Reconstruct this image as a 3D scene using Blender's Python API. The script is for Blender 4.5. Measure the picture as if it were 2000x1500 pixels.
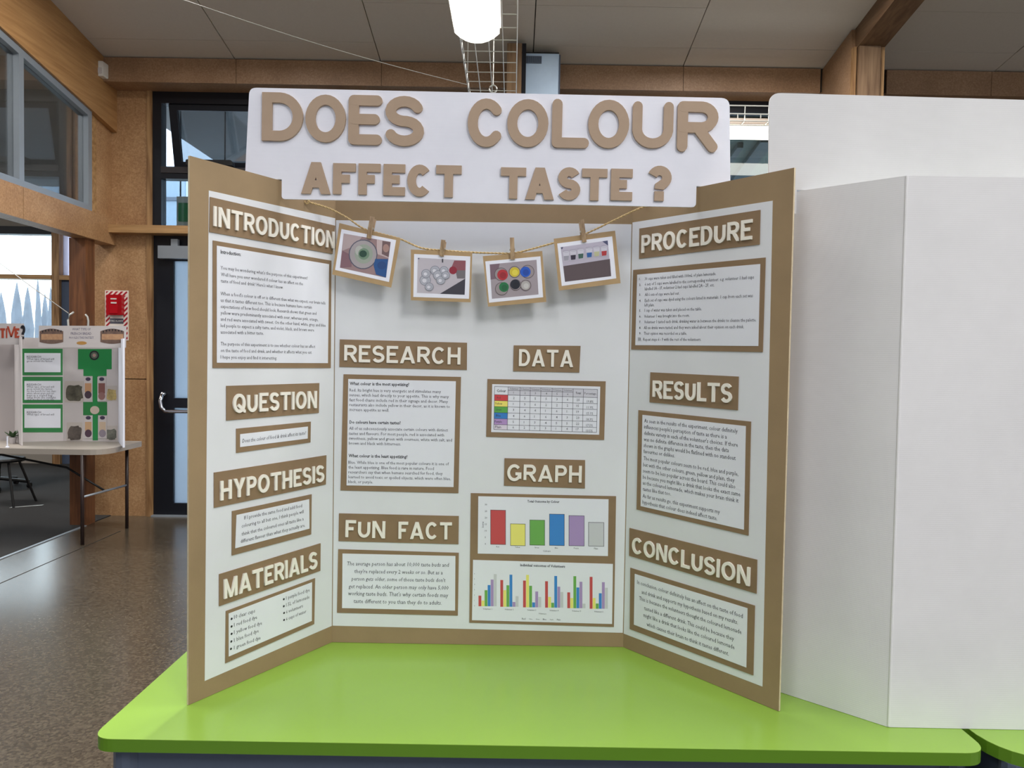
import bpy, math, random
from mathutils import Vector, Matrix
random.seed(4)
V = Vector
C = bpy.context.scene.collection
for o in list(bpy.data.objects): bpy.data.objects.remove(o)

# ------------------------------------------------------------------ camera
F = 1480.0
CH = 1.49
ROLL = 0.0164
PITCH = math.atan(49 / F)
fwd = V((0, math.cos(PITCH), -math.sin(PITCH)))
up0 = V((0, math.sin(PITCH), math.cos(PITCH)))
rt0 = V((1, 0, 0))
RT = rt0 * math.cos(ROLL) + up0 * math.sin(ROLL)
UP = -rt0 * math.sin(ROLL) + up0 * math.cos(ROLL)
EYE = V((0, 0, CH))
cam = bpy.data.cameras.new('camera')
cam.sensor_fit = 'HORIZONTAL'; cam.sensor_width = 36; cam.lens = 36 * F / 2000
cam.clip_start = 0.05; cam.clip_end = 300
co = bpy.data.objects.new('camera', cam); C.objects.link(co)
mm = Matrix((RT, UP, -fwd)).transposed().to_4x4(); mm.translation = EYE
co.matrix_world = mm
bpy.context.scene.camera = co

# ------------------------------------------------------------------ world, exposure
sc = bpy.context.scene
sc.view_settings.view_transform = 'Standard'
sc.view_settings.look = 'None'
sc.view_settings.exposure = 0.0
sc.view_settings.gamma = 1
sc.view_settings.use_curve_mapping = False
w = bpy.data.worlds.new('sky'); sc.world = w; w.use_nodes = True
bg = w.node_tree.nodes['Background']
bg.inputs[0].default_value = (0.86, 0.93, 1.0, 1); bg.inputs[1].default_value = 6.0

def area(name, loc, tgt, sx, sy, power, col=(1, 1, 1)):
    l = bpy.data.lights.new(name, 'AREA'); l.shape = 'RECTANGLE'; l.size = sx; l.size_y = sy
    l.energy = power; l.color = col
    o = bpy.data.objects.new(name, l); C.objects.link(o); o.location = loc
    d = V(tgt) - V(loc)
    o.rotation_euler = d.to_track_quat('-Z', 'Y').to_euler()
    return o

SL = 0.175                       # ceiling slope
YC = 6.65                        # cornice face
BW = 6.88                        # back wall plane
ZC0 = 4.056
def zc(y): return ZC0 + SL * (YC - y)
WARM = (1, 0.98, 0.96); DAY = (0.66, 0.80, 1.0); SUNNY = (1, .975, .93)
LAMP_ROWS = []                   # ceiling panels: (x centre, y centre, power)
for (x, y, p) in [(-2.1, 4.75, 60), (1.65, 4.75, 130), (-2.1, 1.6, 34), (1.65, 1.6, 70), (4.9, 1.6, 90),
                  (-2.1, -1.6, 14), (1.65, -1.6, 18), (4.9, -1.6, 60)]:
    LAMP_ROWS.append((x, y, p))
STRIPS = [(1.25, -1.15, 64), (-1.3, -1.15, 20)]   # strip lights hung behind the camera: (x, y centre, power)
for (x, y, p) in STRIPS: area('suspended_light_lamp', (x, y, 3.2), (x, y, 0), .2, 1.35, p, WARM)
for i, (x, y, p) in enumerate(LAMP_ROWS):
    area('ceiling_panel_lamp', (x, y, zc(y) - 0.062), (x, y - SL, zc(y) - 1.062), 0.56, 1.16, p, WARM)
# lamps added before the closed right and rear windows, standing in for daylight
area('right_daylight_lamp', (6.36, -1.2, 2.0), (0, -0.6, 1.6), 4.6, 2.4, 42, SUNNY)
area('rear_daylight_lamp', (-1.0, -4.86, 2.1), (-.4, 0, 1.5), 5.0, 2.2, 44, DAY)

# ------------------------------------------------------------------ materials
def lin(c):
    return tuple(((v / 255 / 12.92) if v / 255 <= 0.04045 else ((v / 255 + 0.055) / 1.055) ** 2.4) for v in c) + (1,)
MATS = {}
def mat(name, rgb, rough=0.6, metal=0.0, noise=0.0, scale=20, bump=0.0, bscale=60, emis=0, rgb2=None, spec=0.5, stretch=(1, 1, 1), alpha=None):
    if name in MATS: return MATS[name]
    m = bpy.data.materials.new(name); m.use_nodes = True; MATS[name] = m
    nt = m.node_tree; N = nt.nodes; L = nt.links
    b = N['Principled BSDF']
    c = lin(rgb)
    b.inputs['Base Color'].default_value = c
    b.inputs['Roughness'].default_value = rough
    b.inputs['Metallic'].default_value = metal
    b.inputs['Specular IOR Level'].default_value = spec
    tc = N.new('ShaderNodeTexCoord'); mp = N.new('ShaderNodeMapping')
    mp.inputs['Scale'].default_value = stretch
    L.new(tc.outputs['Object'], mp.inputs['Vector'])
    if noise or rgb2:
        n = N.new('ShaderNodeTexNoise'); n.inputs['Scale'].default_value = scale; n.inputs['Detail'].default_value = 5
        n.inputs['Roughness'].default_value = 0.65
        L.new(mp.outputs[0], n.inputs['Vector'])
        r = N.new('ShaderNodeValToRGB')
        if rgb2: c1, c2 = lin(rgb2), c
        else:
            c1 = tuple(x * (1 - noise) for x in c[:3]) + (1,); c2 = tuple(min(1, x * (1 + noise)) for x in c[:3]) + (1,)
        r.color_ramp.elements[0].position = 0.32; r.color_ramp.elements[1].position = 0.68
        r.color_ramp.elements[0].color = c1; r.color_ramp.elements[1].color = c2
        L.new(n.outputs['Fac'], r.inputs[0]); L.new(r.outputs[0], b.inputs['Base Color'])
    if bump:
        n2 = N.new('ShaderNodeTexNoise'); n2.inputs['Scale'].default_value = bscale
        L.new(mp.outputs[0], n2.inputs['Vector'])
        bp = N.new('ShaderNodeBump'); bp.inputs['Strength'].default_value = bump; bp.inputs['Distance'].default_value = 0.01
        L.new(n2.outputs['Fac'], bp.inputs['Height']); L.new(bp.outputs[0], b.inputs['Normal'])
    if emis:
        b.inputs['Emission Color'].default_value = c; b.inputs['Emission Strength'].default_value = emis
    return m

def board_mat(name, rgb, scale=90, axis=2):
    """corrugated card: faint flute lines plus mottling"""
    m = mat(name, rgb, 0.75, noise=0.035, scale=6)
    nt = m.node_tree; N = nt.nodes; L = nt.links; b = N['Principled BSDF']
    tc = N.new('ShaderNodeTexCoord'); wv = N.new('ShaderNodeTexWave'); wv.bands_direction = 'XYZ'[axis]
    wv.inputs['Scale'].default_value = scale; wv.inputs['Distortion'].default_value = 0.4
    L.new(tc.outputs['Object'], wv.inputs['Vector'])
    bp = N.new('ShaderNodeBump'); bp.inputs['Strength'].default_value = 0.04; bp.inputs['Distance'].default_value = 0.0015
    L.new(wv.outputs['Fac'], bp.inputs['Height']); L.new(bp.outputs[0], b.inputs['Normal'])
    return m

def ply_mat(name, c1, c2, c3, rough=0.45, fine=55):
    """strand board: chips of several browns"""
    m = bpy.data.materials.new(name); m.use_nodes = True; MATS[name] = m
    nt = m.node_tree; N = nt.nodes; L = nt.links; b = N['Principled BSDF']
    tc = N.new('ShaderNodeTexCoord')
    n1 = N.new('ShaderNodeTexNoise'); n1.inputs['Scale'].default_value = 3.2; n1.inputs['Detail'].default_value = 4
    n2 = N.new('ShaderNodeTexVoronoi'); n2.inputs['Scale'].default_value = fine
    n3 = N.new('ShaderNodeTexNoise'); n3.inputs['Scale'].default_value = fine * .8; n3.inputs['Detail'].default_value = 6
    for n in (n1, n2, n3): L.new(tc.outputs['Object'], n.inputs['Vector'])
    r = N.new('ShaderNodeValToRGB'); e = r.color_ramp.elements
    e[0].position = 0.3; e[0].color = lin(c1); e[1].position = 0.7; e[1].color = lin(c3)
    k = r.color_ramp.elements.new(0.5); k.color = lin(c2)
    mx = N.new('ShaderNodeMix'); mx.data_type = 'FLOAT'; mx.inputs[0].default_value = 0.42
    L.new(n1.outputs['Fac'], mx.inputs[2]); L.new(n3.outputs['Fac'], mx.inputs[3])
    ad = N.new('ShaderNodeMath'); ad.operation = 'MULTIPLY_ADD'; ad.inputs[1].default_value = 0.16
    sp = N.new('ShaderNodeSeparateColor'); L.new(n2.outputs['Color'], sp.inputs[0])
    L.new(sp.outputs[0], ad.inputs[0]); 
    sb = N.new('ShaderNodeMath'); sb.operation = 'SUBTRACT'; sb.inputs[1].default_value = 0.08
    L.new(mx.outputs[0], sb.inputs[0]); L.new(sb.outputs[0], ad.inputs[2])
    L.new(ad.outputs[0], r.inputs[0]); L.new(r.outputs[0], b.inputs['Base Color'])
    b.inputs['Roughness'].default_value = rough
    return m

def wood_mat(name, c1, c2, stretch, rough=0.5):
    m = bpy.data.materials.new(name); m.use_nodes = True; MATS[name] = m
    nt = m.node_tree; N = nt.nodes; L = nt.links; b = N['Principled BSDF']
    tc = N.new('ShaderNodeTexCoord'); mp = N.new('ShaderNodeMapping'); mp.inputs['Scale'].default_value = stretch
    n = N.new('ShaderNodeTexNoise'); n.inputs['Scale'].default_value = 6; n.inputs['Detail'].default_value = 7; n.inputs['Distortion'].default_value = 0.4
    L.new(tc.outputs['Object'], mp.inputs[0]); L.new(mp.outputs[0], n.inputs['Vector'])
    r = N.new('ShaderNodeValToRGB'); e = r.color_ramp.elements
    e[0].position = 0.33; e[0].color = lin(c1); e[1].position = 0.66; e[1].color = lin(c2)
    L.new(n.outputs['Fac'], r.inputs[0]); L.new(r.outputs[0], b.inputs['Base Color']); b.inputs['Roughness'].default_value = rough
    return m

def glass_mat(name, tint, refl=0.10, rough=0.02, haze=0.0, hazecol=(180, 200, 215)):
    m = bpy.data.materials.new(name); m.use_nodes = True; MATS[name] = m
    nt = m.node_tree; N = nt.nodes; L = nt.links
    for n in list(N):
        if n.type != 'OUTPUT_MATERIAL': N.remove(n)
    out = [n for n in N][0]
    t = N.new('ShaderNodeBsdfTransparent'); t.inputs[0].default_value = lin(tint)
    g = N.new('ShaderNodeBsdfGlossy'); g.inputs['Roughness'].default_value = rough
    mx = N.new('ShaderNodeMixShader'); mx.inputs[0].default_value = refl
    L.new(t.outputs[0], mx.inputs[1]); L.new(g.outputs[0], mx.inputs[2])
    last = mx
    if haze:
        d = N.new('ShaderNodeBsdfTranslucent'); d.inputs[0].default_value = lin(hazecol)
        m2 = N.new('ShaderNodeMixShader'); m2.inputs[0].default_value = haze
        L.new(mx.outputs[0], m2.inputs[1]); L.new(d.outputs[0], m2.inputs[2]); last = m2
    L.new(last.outputs[0], out.inputs[0])
    return m

def floor_mat():
    m = bpy.data.materials.new('polished_concrete'); m.use_nodes = True
    nt = m.node_tree; N = nt.nodes; L = nt.links; b = N['Principled BSDF']
    tc = N.new('ShaderNodeTexCoord')
    big = N.new('ShaderNodeTexNoise'); big.inputs['Scale'].default_value = 1.3; big.inputs['Detail'].default_value = 3
    v = N.new('ShaderNodeTexVoronoi'); v.inputs['Scale'].default_value = 85
    v2 = N.new('ShaderNodeTexNoise'); v2.inputs['Scale'].default_value = 70; v2.inputs['Detail'].default_value = 5
    for n in (big, v, v2): L.new(tc.outputs['Object'], n.inputs['Vector'])
    r = N.new('ShaderNodeValToRGB'); e = r.color_ramp.elements
    e[0].position = 0.30; e[0].color = lin((66, 58, 48)); e[1].position = 0.72; e[1].color = lin((104, 94, 79))
    k = e.new(0.5); k.color = lin((84, 75, 63))
    sp = N.new('ShaderNodeSeparateColor'); L.new(v.outputs['Color'], sp.inputs[0])
    mx = N.new('ShaderNodeMix'); mx.data_type = 'FLOAT'; mx.inputs[0].default_value = 0.32
    L.new(v2.outputs['Fac'], mx.inputs[2]); L.new(sp.outputs[0], mx.inputs[3])
    L.new(mx.outputs[0], r.inputs[0])
    r2 = N.new('ShaderNodeMix'); r2.data_type = 'RGBA'; r2.blend_type = 'MULTIPLY'; r2.inputs[0].default_value = 0.35
    L.new(r.outputs[0], r2.inputs[6]); L.new(big.outputs['Fac'], r2.inputs[7])
    L.new(r2.outputs[2], b.inputs['Base Color'])
    b.inputs['Roughness'].default_value = 0.23
    return m

M_kraft = mat('kraft_card', (151, 128, 96), 0.7, noise=0.07, scale=9)
M_kraft_dark = mat('kraft_label_card', (138, 114, 86), 0.7, noise=0.08, scale=14)
M_edge = mat('cut_card_edge', (205, 190, 160), 0.8, noise=0.1, scale=80)
M_lining = mat('white_lining_paper', (222, 225, 230), 0.7, noise=0.025, scale=5)
M_sheet = mat('printed_paper', (228, 231, 240), 0.55, noise=0.015, scale=8)
M_letter_w = mat('white_letter_foam', (240, 236, 226), 0.6)
M_letter_b = mat('brown_letter_card', (178, 155, 134), 0.75, noise=0.03, scale=30)
M_whiteboard = board_mat('white_corrugated_card', (222, 222, 224), 95, 2)
M_header = board_mat('white_header_card', (238, 240, 252), 110, 2)
M_ink = mat('grey_print_ink', (66, 66, 76), 0.6)
M_inkb = mat('black_print_ink', (32, 32, 40), 0.6)
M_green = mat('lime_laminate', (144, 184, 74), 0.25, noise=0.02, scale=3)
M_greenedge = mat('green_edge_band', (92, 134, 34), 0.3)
M_slate = mat('slate_grey_steel', (84, 95, 114), 0.45, noise=0.05, scale=3)
M_floor = floor_mat()
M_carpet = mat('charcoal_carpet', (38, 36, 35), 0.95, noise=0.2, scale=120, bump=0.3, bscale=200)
M_ceil = mat('ceiling_tile', (202, 194, 184), 0.85, noise=0.02, scale=40)
M_dark = mat('dark_gap', (40, 36, 32), 0.9)
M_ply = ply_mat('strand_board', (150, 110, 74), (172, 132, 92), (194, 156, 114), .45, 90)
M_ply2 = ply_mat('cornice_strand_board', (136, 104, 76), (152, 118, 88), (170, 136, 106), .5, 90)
M_glulamY = wood_mat('glulam_along_room', (162, 118, 72), (186, 142, 92), (6, 0.4, 6))
M_glulamZ = wood_mat('timber_upright', (120, 84, 50), (178, 140, 96), (5, 5, 0.4))
M_glulamX = wood_mat('timber_rail', (148, 110, 68), (190, 150, 102), (0.4, 5, 5))
M_redwood = wood_mat('red_brown_post', (92, 56, 34), (128, 82, 50), (5, 5, 0.4))
M_black = mat('black_aluminium', (18, 20, 28), 0.4, spec=0.4)
M_alu = mat('satin_aluminium', (150, 158, 166), 0.4, metal=0.35, noise=0.03, scale=5)
M_steel = mat('galvanised_steel', (204, 226, 252), 0.5, metal=0.0, noise=0.06, scale=4)
M_wire = mat('zinc_wire', (190, 190, 184), 0.4, metal=0.3)
M_lamp = mat('lamp_diffuser', (255, 252, 240), 0.5, emis=4.0)
M_lampbody = mat('white_powder_coat', (232, 230, 224), 0.4)
M_pane = glass_mat('clear_glass', (232, 238, 240), 0.08)
M_pane_dim = glass_mat('grey_tinted_glass', (196, 202, 206), 0.12)
M_cler = glass_mat('reflective_clerestory_glass', (226, 228, 228), .3)
M_frost = glass_mat('frosted_door_glass', (185, 205, 222), 0.05, 0.3, 0.8, (222, 226, 230))
M_twine = mat('jute_twine', (196, 170, 122), 0.85, noise=0.25, scale=400)
M_peg = wood_mat('peg_wood', (150, 122, 92), (196, 168, 134), (40, 40, 4))
M_kraft_photo = mat('kraft_photo_mount', (178, 150, 110), 0.75, noise=0.06, scale=30)
M_photo_white = mat('glossy_photo_border', (236, 238, 248), 0.35)
M_plastic = mat('white_folding_table_top', (162, 154, 145), 0.5, noise=0.03, scale=6)
M_leg = mat('dark_bronze_tube', (44, 30, 28), 0.4)
M_chrome = mat('chrome', (200, 200, 204), 0.2, metal=1.0)
M_blackp = mat('black_plastic', (14, 14, 16), 0.5)
M_red = mat('red_plastic', (176, 12, 26), 0.3)
M_tree = mat('haze_grey_foliage', (104, 110, 120), 0.9, noise=0.15, scale=2)  # distance haze and overexposure put into the pale grey-blue colour
M_grass = mat('outdoor_ground', (190, 196, 196), 0.9, noise=0.06, scale=1)
def flat(name, rgb): return mat(name, rgb, 0.5)

# ------------------------------------------------------------------ helpers
def ray(px, py): return fwd + RT * ((px - 1000) / F) + UP * ((750 - py) / F)
class Plane:
    def __init__(s, p, n, eu):
        s.p = V(p); s.n = V(n).normalized(); s.eu = V(eu).normalized(); s.ev = s.n.cross(s.eu).normalized()
        if s.ev.z < 0 and abs(s.n.z) < .9: s.ev = -s.ev
    def at(s, px, py, off=0.0):
        d = ray(px, py); q = s.p + s.n * off
        return EYE + d * ((q - EYE).dot(s.n) / d.dot(s.n))
def atY(px, py, y):
    d = ray(px, py); return EYE + d * (y / d.y)
def atZ(px, py, z):
    d = ray(px, py); return EYE + d * ((z - CH) / d.z)
def atX(px, py, x):
    d = ray(px, py); return EYE + d * (x / d.x)

def mesh_obj(name, verts, faces, mats, parent=None, fm=None, smooth=False):
    me = bpy.data.meshes.new(name)
    me.from_pydata([tuple(v) for v in verts], [], faces)
    if not isinstance(mats, (list, tuple)): mats = [mats]
    for m in mats: me.materials.append(m)
    if fm: me.polygons.foreach_set('material_index', fm)
    if smooth: me.polygons.foreach_set('use_smooth', [True] * len(me.polygons))
    me.update()
    o = bpy.data.objects.new(name, me); C.objects.link(o)
    if parent is not None:
        o.parent = parent
        o.matrix_parent_inverse = parent.matrix_world.inverted() if parent.type != 'EMPTY' else Matrix.Translation(-parent.location)
    return o

class MB:
    def __init__(s): s.v = []; s.f = []; s.m = []
    def add(s, vs, fs, mi=0):
        b = len(s.v); s.v += [V(x) for x in vs]; s.f += [tuple(i + b for i in f) for f in fs]; s.m += [mi] * len(fs)
    def box(s, x0, x1, y0, y1, z0, z1, mi=0):
        vs = [(x, y, z) for z in (z0, z1) for y in (y0, y1) for x in (x0, x1)]
        s.add(vs, [(0, 2, 3, 1), (4, 5, 7, 6), (0, 1, 5, 4), (2, 6, 7, 3), (0, 4, 6, 2), (1, 3, 7, 5)], mi)
    def prism(s, poly, vec, mi=0, mi_side=None):
        n = len(poly); vec = V(vec); P = [V(p) for p in poly]
        nrm = (P[1] - P[0]).cross(P[2] - P[0])
        if nrm.dot(vec) > 0: P = P[::-1]
        a = P; b = [p + vec for p in P]
        s.add(a + b, [tuple(range(n)), tuple(range(2 * n - 1, n - 1, -1))], mi)
        s.add(a + b, [(i, n + i, n + (i + 1) % n, (i + 1) % n) for i in range(n)], mi if mi_side is None else mi_side)
    def poly(s, pts, mi=0): s.add(pts, [tuple(range(len(pts)))], mi)
    def tube(s, pts, r, n=8, mi=0, caps=True):
        pts = [V(p) for p in pts]; rings = []
        for i, p in enumerate(pts):
            t = (pts[min(i + 1, len(pts) - 1)] - pts[max(i - 1, 0)]).normalized()
            a = V((0, 0, 1)) if abs(t.z) < 0.9 else V((1, 0, 0))
            u = t.cross(a).normalized(); q = t.cross(u)
            rings.append([p + (u * math.cos(2 * math.pi * k / n) + q * math.sin(2 * math.pi * k / n)) * r for k in range(n)])
        vs = [v for rg in rings for v in rg]; fs = []
        for i in range(len(pts) - 1):
            for k in range(n):
                fs.append((i * n + k, (i + 1) * n + k, (i + 1) * n + (k + 1) % n, i * n + (k + 1) % n))
        if caps: fs += [tuple(range(n)), tuple(reversed([(len(pts) - 1) * n + k for k in range(n)]))]
        s.add(vs, fs, mi)
    def build(s, name, mats, parent=None, smooth=False): return mesh_obj(name, s.v, s.f, mats, parent, s.m, smooth)

def tag(o, label=None, cat=None, group=None, kind=None):
    if label: o['label'] = label
    if cat: o['category'] = cat
    if group: o['group'] = group
    if kind: o['kind'] = kind
    return o
def thing(name, loc, label, cat, group=None):
    o = bpy.data.objects.new(name, None); C.objects.link(o); o.location = loc; o.empty_display_size = 0.1
    return tag(o, label, cat, group)
def setting(name, loc, label=None):
    o = bpy.data.objects.new(name, None); C.objects.link(o); o.location = loc
    return tag(o, label, None, None, 'structure')
def rounded(pts, radii, n=6):
    """2D polygon with rounded corners; pts list of Vectors (coplanar 3D ok)"""
    out = []
    N_ = len(pts)
    for i, p in enumerate(pts):
        r = radii[i]
        if r <= 0: out.append(V(p)); continue
        p = V(p); a = (V(pts[i - 1]) - p).normalized(); b = (V(pts[(i + 1) % N_]) - p).normalized()
        s0 = p + a * r; s1 = p + b * r
        for k in range(n + 1):
            t = k / n; out.append(s0 * (1 - t) ** 2 + p * 2 * t * (1 - t) + s1 * t ** 2)
    return out
def Zr(ox, oy, s):
    return lambda x, y: (ox + x / s, oy + y / s)

# ------------------------------------------------------------------ stroke letters
def arc(cx, cy, rx, ry, a0, a1, n=10):
    return [(cx + rx * math.cos(math.radians(a0 + (a1 - a0) * i / n)), cy + ry * math.sin(math.radians(a0 + (a1 - a0) * i / n))) for i in range(n + 1)]
L2 = lambda *a: list(a)
G = {  # width/height of the letter, strokes
 'I': (0.0, [L2((0, 0), (0, 1))]),
 'N': (.66, [L2((0, 0), (0, 1)), L2((1, 0), (1, 1)), L2((0, 1), (1, 0))]),
 'T': (.66, [L2((0, 1), (1, 1)), L2((.5, 1), (.5, 0))]),
 'E': (.56, [L2((0, 0), (0, 1)), L2((0, 1), (1, 1)), L2((0, 0), (1, 0)), L2((0, .52), (.9, .52))]),
 'F': (.52, [L2((0, 0), (0, 1)), L2((0, 1), (1, 1)), L2((0, .5), (.88, .5))]),
 'L': (.50, [L2((0, 0), (0, 1)), L2((0, 0), (1, 0))]),
 'H': (.64, [L2((0, 0), (0, 1)), L2((1, 0), (1, 1)), L2((0, .5), (1, .5))]),
 'M': (.80, [L2((0, 0), (0, 1)), L2((1, 0), (1, 1)), L2((0, 1), (.5, .12)), L2((.5, .12), (1, 1))]),
 'A': (.76, [L2((0, 0), (.5, 1)), L2((1, 0), (.5, 1)), L2((.2, .3), (.8, .3))]),
 'Y': (.70, [L2((0, 1), (.5, .42)), L2((1, 1), (.5, .42)), L2((.5, .46), (.5, 0))]),
 'O': (.74, [arc(.5, .5, .5, .5, 0, 360, 28)]),
 'Q': (.74, [arc(.5, .5, .5, .5, 0, 360, 28), L2((.62, .25), (1, -.02))]),
 'C': (.68, [arc(.5, .5, .5, .5, 42, 318, 22)]),
 'G': (.72, [arc(.5, .5, .5, .5, 42, 345, 24), L2((1, .42), (.6, .42)), L2((1, .42), (1, .08))]),
 'D': (.64, [L2((0, 0), (0, 1)), L2((0, 1), (.4, 1)) + arc(.4, .5, .6, .5, 88, -88, 16) + L2((.4, 0), (0, 0))]),
 'U': (.62, [L2((0, 1), (0, .38)) + arc(.5, .38, .5, .38, 186, 354, 12) + L2((1, .38), (1, 1))]),
 'P': (.58, [L2((0, 0), (0, 1)), L2((0, 1), (.55, 1)) + arc(.6, .73, .4, .27, 85, -85, 12) + L2((.55, .46), (0, .46))]),
 'R': (.62, [L2((0, 0), (0, 1)), L2((0, 1), (.55, 1)) + arc(.6, .74, .4, .26, 85, -85, 12) + L2((.55, .48), (0, .48)), L2((.5, .48), (1, 0))]),
 'S': (.60, [arc(.5, .75, .48, .25, 22, 262, 14) + arc(.5, .25, .5, .25, 82, -158, 14)]),
 '?': (.58, [arc(.5, .72, .5, .28, 160, -50, 14) + L2((.52, .38), (.5, .27)), L2((.5, 0), (.5, .005))]),
}
def clip_poly(P, W):
    def clip(P, ins, inter):
        out = []
        for i in range(len(P)):
            a, b = P[i - 1], P[i]
            if ins(b):
                if not ins(a): out.append(inter(a, b))
                out.append(b)
            elif ins(a): out.append(inter(a, b))
        return out
    for ax, val, sg in ((1, 0, 1), (1, 1, -1), (0, 0, 1), (0, W, -1)):
        if not P: break
        def ins(p): return (p[ax] - val) * sg >= -1e-6
        def inter(a, b):
            t = (val - a[ax]) / (b[ax] - a[ax]); return (a[0] + (b[0] - a[0]) * t, a[1] + (b[1] - a[1]) * t)
        P = clip(P, ins, inter)
    return P
def glyph_polys(ch, W, t, round_cap=False):
    """convex polygons of a letter in box W x 1, stroke half-width t"""
    polys = []; lv = 0; sh = 2 * t * 1.1; strokes = G[ch][1]
    if ch == 'A':
        polys = [([(0, 0), (sh, 0), (W / 2 + sh * .5, 1), (W / 2 - sh * .5, 1)], 0), ([(W - sh, 0), (W, 0), (W / 2 + sh * .5, 1), (W / 2 - sh * .5, 1)], 1), ([(W * .2, .2), (W * .8, .2), (W * .8, .2 + 1.7 * t), (W * .2, .2 + 1.7 * t)], 2)]; strokes = []
    if ch == 'N': polys = [([(0, 1), (sh, 1), (W, 0), (W - sh, 0)], 5)]; strokes = strokes[:2]
    if ch == 'M': polys = [([(0, 1), (sh * .9, 1), (W / 2 + sh * .42, 0), (W / 2 - sh * .42, 0)], 5), ([(W - sh * .9, 1), (W, 1), (W / 2 + sh * .42, 0), (W / 2 - sh * .42, 0)], 6)]; strokes = strokes[:2]
    if ch == 'Y': polys = [([(0, 1), (sh * 1.1, 1), (W / 2 + t, .4), (W / 2 - t, .4)], 5), ([(W - sh * 1.1, 1), (W, 1), (W / 2 + t, .4), (W / 2 - t, .4)], 6)]; strokes = [[(.5, .42), (.5, 0)]]
    for st in strokes:
        P = [(t + x * (W - 2 * t) if W > 2 * t + 1e-6 else W / 2, t + y * (1 - 2 * t)) for x, y in st]
        if ch == 'Q' and len(st) == 2: P[-1] = (W - t * .6, t * .8)
        Q = [P[0]]
        for p in P[1:]:
            if math.hypot(p[0] - Q[-1][0], p[1] - Q[-1][1]) > 1e-4: Q.append(p)
        P = Q
        closed = math.hypot(P[0][0] - P[-1][0], P[0][1] - P[-1][1]) < 1e-3 and len(P) > 3
        if closed: P = P[:-1]
        n = len(P)
        if n == 1: P.append((P[0][0], P[0][1] + 1e-3)); n = 2
        straight = len(st) == 2
        if not closed and straight and not round_cap:
            dx, dy = P[1][0] - P[0][0], P[1][1] - P[0][1]; l = math.hypot(dx, dy); dx /= l; dy /= l
            e = t * (1.0 if abs(dx) < .02 or abs(dy) < .02 else 2.2)
            e0 = e1 = e
            if ch in 'EF' and abs(st[1][1] - .5) < .05 : e1 = 0
            if ch == 'Y' and abs(dx) > .02: e1 = 0
            if ch == 'M' and abs(dx) > .02:
                if st[0][0] == .5: e0 = t * .6
                else: e1 = t * .6
            if ch == 'G': e1 = 0 if abs(dy) > .02 else 0
            if ch == 'R': e0 = 0
            if ch == 'A' and abs(dy) < .02: e0 = e1 = 0
            if ch == 'N' and abs(dx) > .02: e0 = e1 = t
            P[0] = (P[0][0] - dx * e0, P[0][1] - dy * e0); P[1] = (P[1][0] + dx * e1, P[1][1] + dy * e1)
        lf, rg = [], []
        for i in range(n):
            a = P[i - 1] if (i > 0 or closed) else None
            b = P[(i + 1) % n] if (i < n - 1 or closed) else None
            p = P[i]
            def un(u, v):
                d = math.hypot(v[0] - u[0], v[1] - u[1]); return ((v[0] - u[0]) / d, (v[1] - u[1]) / d)
            d1 = un(a, p) if a else None; d2 = un(p, b) if b else None
            if d1 and d2:
                n1 = (-d1[1], d1[0]); n2 = (-d2[1], d2[0]); mx, my = n1[0] + n2[0], n1[1] + n2[1]
                l = math.hypot(mx, my) or 1; mx /= l; my /= l
                k = t / max(.5, mx * n1[0] + my * n1[1])
            else:
                d = d1 or d2; mx, my = -d[1], d[0]; k = t
            lf.append((p[0] + mx * k, p[1] + my * k)); rg.append((p[0] - mx * k, p[1] - my * k))
        for i in range(n if closed else n - 1):
            j = (i + 1) % n
            polys.append(([rg[i], rg[j], lf[j], lf[i]], lv)); 
        lv += 1
        if round_cap and not closed:
            for q in (P[0], P[-1]):
                polys.append(([(q[0] + t * math.cos(a * math.pi / 7), q[1] + t * math.sin(a * math.pi / 7)) for a in range(14)], lv)); lv += 1
    out = []
    for p, lv in polys:
        p = clip_poly(p, W)
        if len(p) >= 3: out.append((p, lv))
    return out
def letter_obj(ch, org, eu, ev, n, h, W, t, depth, m, parent, off, rc=False, name='letter'):
    """org: lower left on the base plane; eu, ev unit vectors; h height in metres"""
    mb = MB()
    for i, (p, lv) in enumerate(glyph_polys(ch, W, t, rc)):
        depth_ = depth; depth = depth + lv * .00004
        mb.prism([org + eu * (x * h) + ev * (y * h) + n * (off + depth) for x, y in p], -n * depth); depth = depth_
    return mb.build(name, m, parent)

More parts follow.
